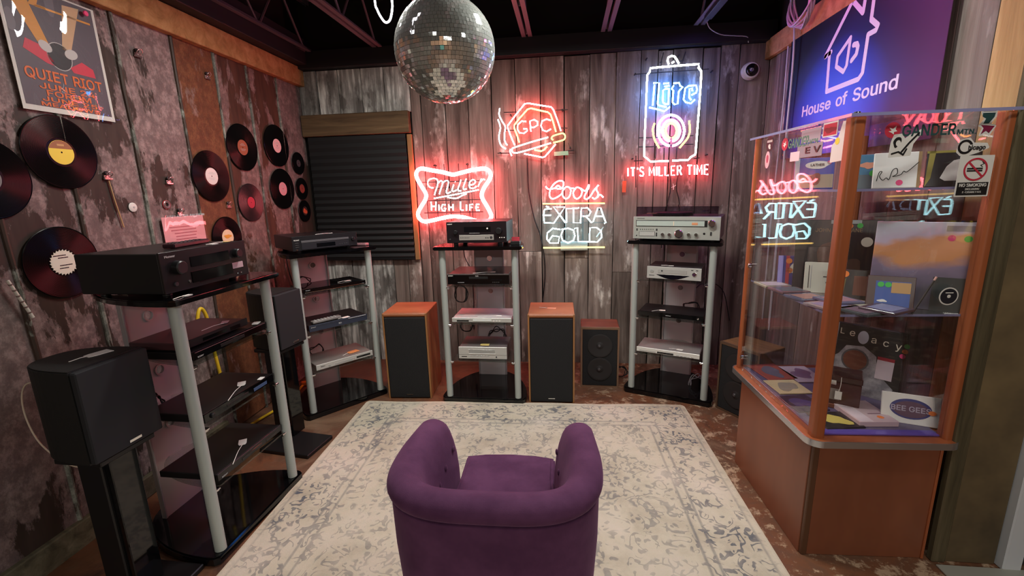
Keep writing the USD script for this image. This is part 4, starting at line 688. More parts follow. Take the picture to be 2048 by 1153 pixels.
pp(Polygon([(-.06, .408), (.16, .408), (.16, .416), (-.06, .416)]), YO); pp(Polygon([(-.085, .41), (-.058, .462), (-.036, .462), (-.052, .418), (-.02, .418), (-.02, .41)]), YO)
part(po, 'lettering', text('LTDS', .020, .07, (-.015, .424), True), YO); part(po, 'lettering', text('LTDS', .020, .05, (-.165, .462), True), YO)
for s_, z, h, w in (('QUIET RIOT', .126, .040, .31), ('JUNE 24', .092, .022, .225), ('FORUM', .066, .022, .18), ('JUNE 25', .044, .017, .225), ('MEADOWS', .024, .015, .24)):
    part(po, 'lettering', xf(text(s_, h, w, (.0, z), True, align='c'), None, (0, -.002, 0)), ORG)
part(po, 'sleeve', xf(crinkle(.40, .495, .034, 3, 44, 40, y=-.010), None, (0, 0, -.008)), SLEEVE, True)
part(po, 'pin', xf(cyl(.011, .008, 16, .002, 'y'), None, (.135, -.014, .448)), mat('pin_pink', (226, 66, 120), .4), 30)
ps = thing('paper_sheet', 'pink-lit printed sheet in a clear sleeve held by a clip above the nearest receiver', 'paper', LW(1.412, .016, 1.17), LYAW)
part(ps, 'paper', bx((0, 0, .112), (.285, .0015, .222)), mat('sheet_pink_lit', (226, 160, 164), .6))  # pink light on the sheet put into the paper and print colours
for i in range(9): part(ps, 'print_line', bx((RNG.uniform(-.01, .01), -.001, .03 + .017 * i), (.22 - RNG.uniform(0, .08), .0006, .005)), mat('sheet_print', (176, 92, 104), .6))
part(ps, 'sleeve', crinkle(.30, .232, .008, 8, 14, 12, -.006), SLEEVE, True)
CLIPM = mat('clip_metal_red_lit', (214, 186, 186), .2, .9)  # silver metal, with the red light on it tinted into the colour
def clip(t, z, label, s=1.0):
    c = thing('bulldog_clip', label, 'clip', LW(t, .002, z), LYAW, 'clips on the left wall')
    part(c, 'jaw', J(bx((0, -.008, -.012), (.040 * s, .012, .010), .003), bx((0, -.004, -.002), (.030 * s, .006, .014), .002)), CLIPM)
    part(c, 'handle', tube(curve([(-.010, -.008, -.004), (-.014, -.022, .010), (0, -.026, .022), (.014, -.022, .010), (.010, -.008, -.004)], 5), .0022, 6), CLIPM, True)
    part(c, 'magnet', xf(cyl(.010, .010, 16, .002, 'y'), None, (-.004, -.004, .014)), mat('clip_dark', (40, 34, 36), .4), 30)
    return c
clip(1.501, 2.207, 'small shiny clip high on the grey panel, right of the poster'); clip(1.039, 2.207, 'small shiny clip high on the rust brown panel')
clip(1.792, 1.600, 'small red-lit clip holding a thin tan stick, right of the yellow-label record'); clip(1.454, 1.583, 'small red-lit clip in the brown patch left of the white-label record')
clip(1.031, 1.440, 'small clip between the white-label record and the red-label record'); clip(1.418, 1.412, 'clip holding the top edge of the pink sheet')
st = thing('wooden_stick', 'thin tan stick hanging from a clip on the left wall', 'stick', LW(1.79, .006, 1.58), LYAW)
part(st, 'stick', tube([(0, -.002, 0), (.008, -.003, -.09), (.026, -.003, -.22)], .0034, 8), mat('stick_tan', (176, 136, 96), .6), True)
st = thing('drumstick', 'pale ringed stick leaning on the wall at the left edge of the picture', 'stick', LW(2.285, .02, 1.20), LYAW)
part(st, 'shaft', tube([(0, -.004, 0), (.05, -.004, -.16)], .006, 8), mat('stick_white', (206, 200, 190), .5), True)
for i in range(6): part(st, 'ring', xf(cyl(.0068, .006, 10), Ry(-.3), (.006 + .0075 * i, -.004, -.02 - .024 * i)), mat('stick_ring', (120, 100, 96), .5))
bt = thing('button_badge', 'round white button badge in the brown patch of the sheet metal wall', 'badge', LW(1.691, .002, 1.453), LYAW)
part(bt, 'disc', lathe([(0, 0), (.021, 0), (.023, .003), (.018, .006), (0, .0075)], 28, 'y'), mat('badge_white', (210, 206, 200), .4), 40); part(bt, 'spot', xf(lathe([(0, 0), (.005, 0), (.005, .002), (0, .002)], 12, 'y'), None, (.002, -.0065, 0)), PALE)
ri = thing('metal_ring', 'small grey ring magnet with a red side, left of the pink sheet', 'ring', LW(1.494, .003, 1.459), LYAW)
part(ri, 'ring', lathe([(.010, 0), (.021, 0), (.022, .006), (.018, .009), (.010, .007), (.010, 0)], 28, 'y'), mat('ring_grey', (128, 112, 112), .35, .5), 40)
part(ri, 'rim', xf(lathe([(.0225, .0), (.0235, .0), (.0235, .006), (.0225, .006)], 24, 'y')), mat('ring_red', (190, 60, 66), .4))
wp = thing('paper_scrap', 'pale sheet of paper at the far left edge, below the poster', 'paper', LW(2.31, .014, 1.72), LYAW)
part(wp, 'sheet', bx((0, 0, .09), (.20, .0015, .19)), mat('scrap', (206, 212, 196), .6))

# ================================================================== RACKS
def dshape(a, b, y0, fx, ch=.02, n=26):
    """straight front, half-oval back"""
    pts = [(-fx, y0), (fx, y0), (a - .004, y0 + ch)]
    pts += [(a * math.cos(t), b * math.sin(t)) for t in np.linspace(0.04, math.pi - .04, n)]
    pts += [(-a + .004, y0 + ch)]
    return Polygon(pts)
POST = mat('post_grey', (168, 176, 172), .42, .15)
PANEL = mat('back_panel', (186, 180, 184), .4, .15); RAIL = mat('panel_rail', (176, 172, 174), .3, .5)
SHELFG = pane_mat('shelf_glass', (.80, .86, .84), 1.5)
EDGEG = mat('glass_edge', (120, 140, 132), .1, specular_ior_level=.6)
rack0 = thing('media_rack', 'nearest media rack on the left, with the big black receiver on its top', 'rack', (-1.437, -2.019, 0), 88.8)
rb = dshape(.305, .50, -.028, .285)
part(rack0, 'base', J(slab(rb.buffer(-.006), 0, .006), slab(rb, .006, .034), slab(rb.buffer(-.006), .034, .040)), GLOSS)
tb = dshape(.305, .53, -.05, .29)
part(rack0, 'top_shelf', J(slab(tb.buffer(-.005), 1.105, 1.109), slab(tb, 1.109, 1.124), slab(tb.buffer(-.005), 1.124, 1.128)), GLOSS)
for sx in (-1, 1):
    p = part(rack0, 'post', cyl(.0225, 1.065, 28, .002, t=(sx * .2485, 0, .040)), POST, 40)
pan = sbox(-.102, .04, .102, 1.105)
for z in (.985, .73, .47): pan = pan.difference(disc2(.004, z, .023))
part(rack0, 'back_panel', xf(prism(pan, .012), None, (0, .40, 0)), PANEL)
for sx in (-1, 1): part(rack0, 'panel_rail', bx((sx * .108, .405, .572), (.012, .024, 1.065), .003), RAIL)
for z in (.985, .73, .47): part(rack0, 'cable_grommet', xf(lathe([(.019, -.001), (.0255, -.001), (.0255, .004), (.019, .004), (.019, -.001)], 24, 'y'), None, (.004, .399, z)), PANEL, 40)
for zt in (.856, .588, .316):
    sh = dshape(.222, .405, -.012, .205, .012)
    part(rack0, 'glass_shelf', slab(sh, zt - .008, zt), SHELFG)
    for sx in (-1, 1): part(rack0, 'shelf_clip', J(bx((sx * .222, -.002, zt - .012), (.030, .022, .010), .003), xf(cyl(.007, .02, 12, axis='x'), None, (sx * .222 - .01, -.002, zt - .018))), CHROME)
RK = {'A': (-1.437, -2.019, 88.8), 'B': (-1.548, -.900, 50.5), 'C': (-.582, -.782, -.6), 'D': (.714, -.645, -22.0)}
dup(rack0, (*RK['B'][:2], 0), RK['B'][2], 'media rack in front of the black blind, turned towards the purple chair', 'media racks')
dup(rack0, (*RK['C'][:2], 0), RK['C'][2], 'media rack under the bow-tie neon sign, between two wooden speakers', 'media racks')
dup(rack0, (*RK['D'][:2], 0), RK['D'][2], 'media rack on the right, with the silver turntable stereo on its top', 'media racks')
keys(rack0, group='media racks')
def onrack(k, x, y, z, da=0.0):
    cx, cy, a = RK[k]; r = math.radians(a)
    return (cx + x * math.cos(r) - y * math.sin(r), cy + x * math.sin(r) + y * math.cos(r), z), a + da

# ================================================================== HI-FI
def device(name, label, cat, at, w, d, h, body, face, els=(), feet=True, foot=.008, facet=.008, group=None, top_taper=0):
    """front face at local y = 0, depth behind it; els: face pieces in metres from the front's lower left corner"""
    loc, rz = at; t = thing(name, label, cat, loc, rz, group)
    z0 = foot if feet else 0
    part(t, 'case', bx((0, facet + (d - facet) / 2, z0 + (h - z0) / 2 - .001), (w - .004, d - facet, h - z0 - .003), .003), body)
    fp_ = part(t, 'front_panel', bx((0, facet / 2, z0 + (h - z0) / 2), (w, facet, h - z0), .002), face)
    if feet:
        for sx in (-1, 1):
            for y in (.045, d - .045): part(t, 'foot', cyl(.016, z0 + .0005, 14, .001, t=(sx * (w / 2 - .05), y, 0)), DARKG)
    for e in els:
        k, nm, x, z = e[0], e[1], e[2] - w / 2, e[3]
        if k == 'b': part(fp_, nm, bx((x + e[4] / 2, -e[6] / 2 + .0005, z + e[5] / 2), (e[4], e[6] + .001, e[5]), min(.0015, e[6] * .4)), e[7])
        elif k == 'k': part(fp_, nm, xf(lathe([(0, 0), (e[4], 0), (e[4] * .94, e[5] * .85), (e[4] * .8, e[5]), (0, e[5])], 26, 'y'), None, (x, .0005, z)), e[6], 35)
        elif k == 't': part(fp_, nm, xf(text(e[4], e[5], e[6], (x, z), True), None, (0, .0002, 0)), e[7])
        elif k == 'p': part(fp_, nm, xf(prism(e[4], .001), None, (-w / 2, -.0008, 0)), e[5])
    return t
def row(nm, x0, z, n, dx, w, h, dep, m): return [('b', nm, x0 + i * dx, z, w, h, dep, m) for i in range(n)]
def tag_strip(label, at, L=.12, bend=.03, w=.03, m=None, flip=1, name='price_tag'):
    loc, rz = at; t = thing(name, label, 'price tag', loc, rz)
    part(t, 'card', slab(Polygon([(0, -w * .36), (w * .4, -w * .5), (w * 1.6, -w * .5), (w * 1.6, w * .5), (w * .4, w * .5), (0, w * .36)]), .0, .0018), m or WHITEP)
    if L: part(t, 'string', tube(curve([(0, 0, .0015), (-L * .35, -bend * flip * .6, .003), (-L * .7, -bend * flip, .002), (-L, -bend * 1.3 * flip, .0015)], 5), .0017, 5), WHITEP, True)
    return t
ZT, Z1, Z2, Z3 = 1.1285, .8565, .5885, .3165
RXF = mat('receiver_face', (30, 25, 29), .22)
# rack A
device('receiver', 'large black receiver with two big knobs on top of the nearest rack', 'receiver', onrack('A', -.045, .012, ZT), .435, .36, .168, BLACKM, mat('receiver_face_dark', (26, 22, 25), .25), [
    ('k', 'volume_knob', .068, .105, .027, .026, BLACK), ('k', 'input_knob', .372, .118, .020, .022, BLACK), ('b', 'display', .13, .096, .20, .040, .002, LCD), ('t', 'brand_lettering', .022, .146, 'Pioneer', .008, .045, PALE),
    ('b', 'front_door', .125, .034, .215, .044, .003, GLOSS), ('k', 'phones_jack', .112, .044, .0055, .004, CHROME), ('b', 'spec_sticker', .33, .052, .075, .026, .001, mat('spec_label', (186, 170, 176), .4)),
    ('b', 'button_strip', .16, .030, .085, .018, .0015, WINE)] + row('button', .36, .026, 2, .022, .008, .006, .003, CHROME) + [('k', 'standby_button', .05, .045, .009, .006, DARKG)], foot=.014)
def remote(label, at, L=.2, w=.048, m=None, silver=False):
    loc, rz = at; t = thing('remote_control', label, 'remote control', loc, rz)
    part(t, 'body', bx((0, 0, .009), (L, w, .018), .004), m or BLACK)
    for i in range(7):
        for j in (-1, 0, 1): part(t, 'button', bx((-L * .38 + i * L * .115, j * w * .26, .0185), (L * .05, w * .16, .003), .001), PALE if silver else DARKG)
    return t
remote('black remote control lying on the big receiver of the nearest rack', onrack('A', -.02, .12, ZT + .168, 8), .21, .05, mat('remote_wine', (52, 28, 36), .3))
tag_strip('cream tag on the right of the big receiver, beside the remote control', onrack('A', .09, .05, ZT + .168, 4), .10, .0, .022, mat('tag_cream', (226, 196, 130), .6))
tag_strip('white sticker tag on the front edge of the big receiver', onrack('A', .0, .03, ZT + .168, 0), 0, 0, .02)
tag_strip('small white tag on the black top shelf at the front corner of the nearest rack', onrack('A', -.225, -.022, ZT, 0), .05, .004, .02)
tag_strip('thin white tag on the black top shelf at the rear of the nearest rack', onrack('A', -.20, .33, ZT, 60), .09, .03, .012)
BRN = mat('case_brown', (66, 40, 44), .35)
device('disc_player', 'black disc player on the upper glass shelf of the nearest rack, underneath the brown player', 'disc player', onrack('A', .005, .0, Z1), .43, .30, .042, BLACKM, GLOSS, [('b', 'trim_strip', .01, .036, .41, .003, .001, mat('trim_pink', (150, 104, 112), .2, .6)), ('b', 'disc_tray', .14, .016, .14, .013, .0015, BLACK), ('t', 'brand_lettering', .02, .014, 'SONY', .006, .03, PALE)])
device('disc_player', 'brown topped disc player stacked on the black player of the nearest rack', 'disc player', onrack('A', -.035, .035, Z1 + .042), .36, .24, .040, BRN, BLACK, [('b', 'disc_tray', .10, .016, .13, .013, .0015, GLOSS), ('b', 'display', .25, .012, .06, .016, .001, LCD)])
tag_strip('pinkish bent tag on the brown topped disc player', onrack('A', .05, .075, Z1 + .082, 30), .09, -.05, .028, mat('tag_pinkish', (214, 176, 182), .6))
tag_strip('small white tag on the black player beside the brown topped one', onrack('A', .165, .02, Z1 + .0425, 20), 0, 0, .03)
device('disc_player', 'black disc player on the middle glass shelf of the nearest rack', 'disc player', onrack('A', .004, .0, Z2), .43, .28, .046, BLACK, GLOSS, [('b', 'disc_tray', .12, .02, .13, .012, .0015, BLACK), ('b', 'display', .285, .014, .09, .016, .001, mat('display_blue', (70, 90, 124), .1)), ('k', 'jog_knob', .04, .024, .011, .008, BLACK)])
tag_strip('white tag with a long string on the middle shelf player of the nearest rack', onrack('A', .06, .05, Z2 + .0465, 35), .15, -.03, .034)
tag_strip('small white sticker on the front of the middle shelf player', onrack('A', .13, .012, Z2 + .0465, 10), 0, 0, .022)
device('disc_player', 'black disc player on the lowest glass shelf of the nearest rack', 'disc player', onrack('A', .010, .0, Z3), .42, .28, .040, BLACK, BLACKM, [('b', 'disc_tray', .14, .016, .13, .012, .0015, GLOSS), ('t', 'brand_lettering', .02, .012, 'SONY', .006, .032, PALE), ('b', 'display', .3, .012, .08, .014, .001, LCD)])
tag_strip('white tag with a long string on the lowest shelf player of the nearest rack', onrack('A', .02, .06, Z3 + .0405, 35), .16, -.02, .034)
# rack B
device('disc_changer', 'black carousel disc changer on top of the rack in front of the blind', 'disc changer', onrack('B', -.025, .02, ZT), .43, .36, .105, BLACKM, mat('changer_face', (30, 30, 33), .3), [
    ('b', 'tray_lid', .055, .062, .315, .014, .004, mat('lid_grey', (120, 120, 124), .25, .5)), ('b', 'tray_front', .055, .018, .315, .042, .003, mat('tray_black', (42, 42, 47), .3)), ('b', 'display', .15, .026, .125, .026, .0038, LCD), ('t', 'brand_lettering', .012, .078, 'SONY', .007, .034, WHITEP)]
    + [('b', 'button', .018, .034 + .013 * i, .022, .005, .002, DARKG) for i in range(3)] + [('k', 'jog_knob', .40, .06, .013, .01, BLACK), ('k', 'phones_jack', .025, .020, .005, .004, CHROME)] + row('button', .30, .030, 4, .016, .009, .006, .0045, DARKG), foot=.012)
remote('pinkish remote control at the right end of the top shelf in front of the blind', onrack('B', .235, .10, ZT, -62), .15, .042, mat('remote_rose', (150, 110, 116), .4))
tag_strip('white curled tag on the carousel disc changer', onrack('B', .02, .08, ZT + .105, 5), .10, .014, .016)
device('disc_player', 'slim black disc player with a bright lower edge, upper shelf in front of the blind', 'disc player', onrack('B', 0, .004, Z1), .43, .25, .034, GLOSS, GLOSS, [('b', 'trim_strip', .01, .009, .41, .005, .002, CHROME), ('t', 'brand_lettering', .015, .022, 'SONY', .005, .03, PALE)], foot=.006)
tag_strip('long white tag on the slim player in front of the blind', onrack('B', .09, .07, Z1 + .0345, 4), .05, 0, .028)
device('disc_player', 'dark blue fronted disc player on the middle glass shelf in front of the blind', 'disc player', onrack('B', 0, .012, Z2), .41, .27, .052, BLACK, mat('navy_front', (40, 48, 66), .25), [('b', 'tray_line', .01, .040, .39, .0015, .001, BLACK), ('t', 'brand_lettering', .012, .034, 'SONY', .006, .032, PALE), ('t', 'logo_lettering', .20, .024, 'BD', .009, .02, PALE), ('b', 'trim_strip', .27, .045, .13, .004, .0015, PALE)])
remote('silver edged remote control lying on the dark blue fronted player', onrack('B', -.07, .06, Z2 + .052, 4), .20, .045, mat('remote_silver', (150, 148, 146), .3, .4), True)
tag_strip('white tag in front of the remote on the dark blue fronted player', onrack('B', .03, .035, Z2 + .0525, 6), .03, 0, .034)
device('disc_player', 'silver disc player with an orange sticker, lowest glass shelf in front of the blind', 'disc player', onrack('B', .01, .0, Z3), .41, .27, .046, mat('silver_case', (150, 142, 138), .4, .4), SILVER, [('b', 'display', .285, .018, .105, .014, .001, LCD), ('t', 'brand_lettering', .03, .026, 'SONY', .006, .03, DARKG), ('k', 'play_button', .09, .02, .008, .003, SILV2), ('b', 'disc_tray', .13, .014, .12, .012, .001, SILV2)] + row('button', .255, .016, 2, .012, .008, .01, .002, CHROME))
tag_strip('orange price sticker on the silver player in front of the blind', onrack('B', .06, .07, Z3 + .0465, 8), .05, .01, .05, mat('sticker_orange', (222, 150, 92), .6))
# rack C
device('receiver', 'black receiver with a silver control strip under the bow-tie neon sign', 'receiver', onrack('C', -.005, .0, ZT), .405, .36, .160, BLACKM, RXF, [
    ('k', 'input_knob', .062, .092, .015, .014, BLACK), ('k', 'volume_knob', .355, .098, .023, .022, BLACK), ('b', 'control_strip', .085, .038, .235, .036, .003, mat('strip_silver', (176, 172, 166), .3, .4)),
    ('b', 'display', .12, .092, .18, .035, .001, LCD), ('t', 'brand_lettering', .008, .143, 'SONY', .007, .034, WHITEP), ('k', 'button', .278, .115, .006, .005, WHITEP), ('b', 'badge', .155, .084, .07, .004 * .6, .001, PALE), ('k', 'jog_dial', .302, .056, .009, .006, DARKG), ('k', 'phones_jack', .022, .045, .006, .004, DARKG)]
    + row('button', .355, .050, 3, .015, .008, .008, .0035, WHITEP) + row('button', .093, .054, 6, .011, .006, .004, .0045, DARKG) + row('button', .262, .05, 2, .014, .009, .007, .0045, DARKG), foot=.020)
bxx = thing('display_box', 'small black box with a little red sign beside the receiver under the bow-tie sign', 'box', *[(q if i == 0 else q) for i, q in enumerate(onrack('C', .25, .03, ZT))])
part(bxx, 'box', bx((0, .03, .012), (.06, .07, .024), .002), BLACK)
part(bxx, 'sign', xf(bx((0, .03, .040), (.052, .003, .030), .0005), Rx(-.15)), mat('sign_red', (170, 44, 60), .4), label='small red printed sign')
part(bxx, 'stand', xf(bx((.028, .034, .032), (.010, .003, .05)), Rx(-.15)), pane_mat('clear_stand', (.9, .9, .92), 1.5))
device('disc_player', 'black disc player on the upper glass shelf under the bow-tie neon sign', 'disc player', onrack('C', -.005, -.006, Z1), .425, .33, .082, mat('case_charcoal', (44, 40, 44), .25, .5), GLOSS, [('b', 'top_trim', 0.0, .074, .425, .008, .002, mat('edge_silver', (130, 128, 130), .2, .8)), ('b', 'disc_tray', .15, .046, .13, .016, .0015, BLACK), ('t', 'logo_lettering', .195, .064, 'DVD', .007, .02, PALE), ('t', 'brand_lettering', .006, .066, 'SONY', .006, .034, WHITEP), ('b', 'badge', .07, .022, .045, .005 * .6, .001, PALE), ('b', 'display', .30, .034, .075, .014, .001, LCD)] + row('button', .31, .022, 4, .013, .008, .005, .002, DARKG), foot=.010)
tag_strip('white curved tag on the black disc player under the receiver', onrack('C', .07, .06, Z1 + .082, 10), .12, .02, .022)
device('disc_player', 'slim silver disc player glowing pink on top, middle glass shelf under the bow-tie sign', 'disc player', onrack('C', .005, .0, Z2), .42, .28, .038, mat('silver_top', (200, 194, 194), .35, .25), SILVER, [('b', 'display', .035, .012, .085, .011, .001, LCD), ('b', 'disc_tray', .15, .014, .13, .012, .0015, mat('tray_silver', (206, 212, 208), .25, .3))] + row('button', .29, .015, 3, .02, .012, .006, .002, WHITEP), foot=.007)
tag_strip('white looping tag on the slim silver disc player under the bow-tie sign', onrack('C', .10, .055, Z2 + .0385, 6), .13, .01, .024)
device('video_recorder', 'silver video cassette recorder with a yellow sticker, lowest glass shelf under the bow-tie sign', 'video recorder', onrack('C', .003, .0, Z3), .345, .25, .098, mat('vcr_case', (112, 104, 104), .4, .3), SILVER, [('b', 'cassette_door', .075, .050, .185, .030, .0015, mat('door_silver', (160, 162, 160), .3, .3)), ('b', 'door_frame', .072, .046, .191, .004, .003, WHITEP), ('b', 'badge', .02, .024, .04, .008 * .6, .001, BLACK), ('b', 'seam', .0, .040, .345, .0012, .0006, DARKG), ('k', 'jack', .27, .026, .005, .003, DARKG)] + row('button', .08, .030, 6, .024, .018, .005, .0015, SILV2), foot=.010)
tag_strip('yellow sticker on the silver video recorder', onrack('C', -.02, .05, Z3 + .0985, 0), 0, 0, .04, mat('sticker_yellow', (206, 182, 112), .6))
# rack D
tt = device('turntable_stereo', 'silver turntable stereo with a smoked lid on top of the right rack', 'stereo', onrack('D', .007, -.01, ZT), .545, .37, .160, mat('stereo_case', (96, 88, 84), .5), mat('stereo_face', (186, 190, 182), .32, .35), [
    ('b', 'dial_frame', .018, .094, .45, .042, .002, mat('dial_dark', (40, 40, 40), .2)), ('b', 'tuning_dial', .021, .098, .43, .034, .003, mat('dial_glass', (176, 188, 180), .15)), ('b', 'signal_meter', .375, .106, .036, .016, .0045, mat('meter_orange', (214, 150, 110), .3)), ('b', 'dial_pointer', .262, .100, .004, .030, .005, mat('pointer_cream', (240, 220, 190), .3)),
    ('k', 'tuning_knob', .495, .118, .024, .026, CHROME), ('k', 'volume_knob', .300, .050, .028, .024, CHROME), ('k', 'tone_knob', .197, .044, .012, .018, CHROME), ('k', 'tone_knob', .240, .044, .012, .018, CHROME), ('k', 'tone_knob', .360, .046, .012, .018, CHROME), ('k', 'tone_knob', .405, .046, .012, .018, CHROME),
    ('k', 'phones_jack', .452, .052, .007, .003, BLACK), ('b', 'rocker_switch', .487, .042, .010, .022, .004, DARKG), ('b', 'tape_frame', .040, .028, .105, .032, .001, DARKG), ('b', 'tape_door', .042, .030, .101, .028, .002, mat('tape_silver', (200, 202, 196), .3, .3)), ('b', 'rocker_switch', .152, .030, .008, .024, .004, DARKG), ('b', 'rocker_switch', .152, .066, .009, .014, .003, DARKG), ('b', 'rocker_switch', .022, .066, .008, .014, .003, DARKG), ('b', 'badge', .025, .146, .05, .005 * .6, .001, DARKG)]
    + row('button', .046, .072, 7, .014, .005, .005, .002, DARKG) + row('button', .020, .03, 2, 0, .007, .006, .003, DARKG)[:1], foot=.010)
SMOKE = pane_mat('smoked_acrylic', (.70, .66, .72), 1.5)
lx, ly, lz = .505, .33, .064
part(tt, 'lid', J(bx((0, .012, .160 + lz / 2), (lx, .003, lz)), bx((0, .012 + ly, .160 + lz / 2), (lx, .003, lz)), bx((-lx / 2, .012 + ly / 2, .160 + lz / 2), (.003, ly, lz)), bx((lx / 2, .012 + ly / 2, .160 + lz / 2), (.003, ly, lz)), bx((0, .012 + ly / 2, .160 + lz), (lx, ly, .003))), SMOKE, label='smoked clear lid')
part(tt, 'platter', J(cyl(.135, .014, 40, .003, t=(-.05, .185, .162)), cyl(.13, .004, 40, .001, t=(-.05, .185, .176))), BLACK, 35)
part(tt, 'tone_arm', tube([(.19, .29, .195), (.19, .16, .192), (.15, .09, .188)], .004, 8), CHROME)
tag_strip('tan and pink tag inside the smoked lid of the turntable stereo', onrack('D', -.185, .03, ZT + .1785, 0), .0, .0, .04, mat('tag_tan', (206, 160, 110), .6))
device('video_recorder', 'silver video recorder with a curved black display, upper glass shelf of the right rack', 'video recorder', onrack('D', .01, .0, Z1), .35, .26, .094, mat('vcr_dark', (58, 52, 56), .4), SILVER, [('p', 'display', 0, 0, Polygon([(.062, .040)] + [(.062 + .215 * t, .040 - .030 * math.sin(math.pi * t) - .0 * t) for t in np.linspace(0, 1, 14)] + [(.277, .040)]).buffer(0), LCD), ('b', 'cassette_door', .075, .050, .185, .028, .0015, mat('door_silver2', (184, 184, 180), .3, .3)), ('k', 'power_button', .034, .062, .012, .004, SILV2), ('k', 'play_button', .307, .052, .015, .005, CHROME), ('k', 'logo', .10, .066, .006, .003, DARKG), ('b', 'badge', .015, .03, .035, .006 * .6, .001, DARKG)] + row('button', .285, .078, 2, .03, .014, .004, .002, DARKG), foot=.010)
tag_strip('white tag on the silver video recorder of the right rack', onrack('D', -.03, .05, Z1 + .0945, 2), .05, 0, .02)
device('disc_player', 'slim black disc player on the middle glass shelf of the right rack', 'disc player', onrack('D', -.003, .01, Z2), .435, .25, .036, BLACK, GLOSS, [('b', 'badge', .19, .017, .035, .006 * .6, .001, PALE), ('b', 'display', .31, .012, .06, .012, .001, LCD), ('k', 'power_button', .40, .018, .006, .003, CHROME)], foot=.006)
tag_strip('white folded tag on the slim black player of the right rack', onrack('D', -.085, .07, Z2 + .0365, 12), .05, .03, .026)
device('disc_player', 'slim silver disc player on the lowest glass shelf of the right rack', 'disc player', onrack('D', -.006, .0, Z3), .425, .24, .042, mat('silver_case2', (166, 160, 160), .36, .4), mat('silver_bright', (214, 214, 208), .35, .2), [('b', 'display', .145, .012, .11, .012, .001, LCD), ('b', 'disc_tray', .02, .012, .115, .012, .001, SILVER)] + row('button', .275, .012, 5, .024, .016, .006, .002, SILV2), foot=.008)
tag_strip('white crumpled tag on the slim silver player of the right rack', onrack('D', .05, .05, Z3 + .0425, -8), .05, .008, .026)
# loose cables behind the racks
def coil(name, label, at, w, h, n, seed, m=CABLE, cat='cable'):
    loc, rz = at; t = thing(name, label, cat, loc, rz); r = random.Random(seed)
    pts = [(w * math.cos(a) * r.uniform(.7, 1.1), .012 * math.sin(3 * a), h * (.5 + .5 * math.sin(a)) * r.uniform(.75, 1.1)) for a in np.linspace(-math.pi / 2, 2 * math.pi * n, 9 * n)]
    part(t, 'cord', tube(curve(pts, 4), .0035, 6), m, True); return t
coil('signal_cable', 'tangled black cable behind the silver video recorder under the bow-tie sign', onrack('C', .06, .30, Z3 + .006), .07, .15, 3, 1)
coil('signal_cable', 'black cable loops behind the slim player in front of the blind', onrack('B', -.11, .29, Z1 + .006), .05, .07, 2, 2)
coil('signal_cable', 'black cable loops behind the silver player in front of the blind', onrack('B', -.07, .31, Z3 + .006), .05, .09, 2, 3)
coil('signal_cable', 'black cable loops behind the slim black player of the right rack', onrack('D', .10, .29, Z2 + .006), .06, .06, 2, 4)
coil('signal_cable', 'black cable hanging under the upper shelf on the left of the middle rack', onrack('C', -.17, .16, Z1 - .16), .05, .13, 3, 6)
coil('signal_cable', 'black cable hanging under the middle shelf on the left of the middle rack', onrack('C', -.15, .18, Z2 - .12), .05, .10, 2, 7)
coil('signal_cable', 'black cable behind the middle shelf player of the nearest rack', onrack('A', -.14, .31, Z2 + .006), .06, .08, 2, 8)
coil('signal_cable', 'cables on the floor between the small speaker and the right rack', ((.42, -.30, .004), 0), .07, .10, 3, 9)
coil('signal_cable', 'white cables on the floor right of the right rack', ((.96, -.50, .004), 0), .05, .12, 3, 10, LCAB)
YC = mat('cord_yellow', (226, 186, 40), .45)
cord('extension_cord', 'yellow cord arching up behind the brown topped player of the nearest rack', [LW(1.50, .06, .62), LW(1.49, .06, .80), LW(1.455, .06, .868), LW(1.42, .06, .80), LW(1.41, .06, .60), LW(1.38, .06, .3)], .010, YC)
cord('extension_cord', 'yellow cord with an orange plug on the floor behind the second rack', [LW(.62, .08, .012), LW(.85, .12, .014), LW(1.0, .12, .014), LW(1.25, .10, .03), LW(1.4, .08, .02)], .009, YC)
pl = thing('orange_plug', 'orange plug end of the yellow cord on the floor behind the second rack', 'plug', LW(.60, .09, .004), 30)
part(pl, 'body', bx((0, 0, .018), (.06, .034, .036), .008), mat('plug_orange', (222, 128, 40), .45)); part(pl, 'collar', cyl(.013, .03, 14, .003, 'x', (.03, 0, .018)), mat('plug_orange', (222, 128, 40), .45))

# ================================================================== SPEAKERS
WOODO = speckle('speaker_veneer', (142, 86, 54), (168, 108, 70), 3.0, (1, 8, .8), .42, .05, .3, .7)
WOODS = speckle('speaker_veneer_side', (128, 74, 40), (150, 90, 52), 3.0, (8, 1, .8), .45, .05, .3, .7)
GRILLE = speckle('grille_cloth', (17, 17, 19), (25, 25, 27), 220, rough=.9, bump=.25)
CONE = mat('cone_paper', (26, 25, 27), .55); 
def wood_speaker(label, x, y, rz, tagm):
    t = thing('floor_speaker', label, 'speaker', (x, y, 0), rz, 'wooden floor speakers')
    w, d, h = .322, .345, .650
    part(t, 'cabinet', bx((0, .02 + (d - .02) / 2, h / 2), (w, d - .02, h), .004), WOODO)
    part(t, 'side_edge', J(bx((-w / 2 + .006, .012, h / 2), (.012, .024, h), .002), bx((w / 2 - .006, .012, h / 2), (.012, .024, h), .002)), mat('speaker_edge', (150, 104, 62), .45))
    part(t, 'top_lip', bx((0, .012, h - .012), (w - .002, .024, .022), .006), WOODO)
    gr_ = part(t, 'grille', bx((0, .006, (h - .03) / 2 + .004), (w - .028, .022, h - .036), .006), GRILLE)
    part(gr_, 'badge', bx((0, -.0055, .033), (.048, .002, .007), .0006), CHROME)
    return t
wood_speaker('wooden floor speaker with a black grille left of the middle rack', -1.14, -.762, 3.2, None)
wood_speaker('wooden floor speaker with a black grille right of the middle rack', -.097, -.768, .8, None)
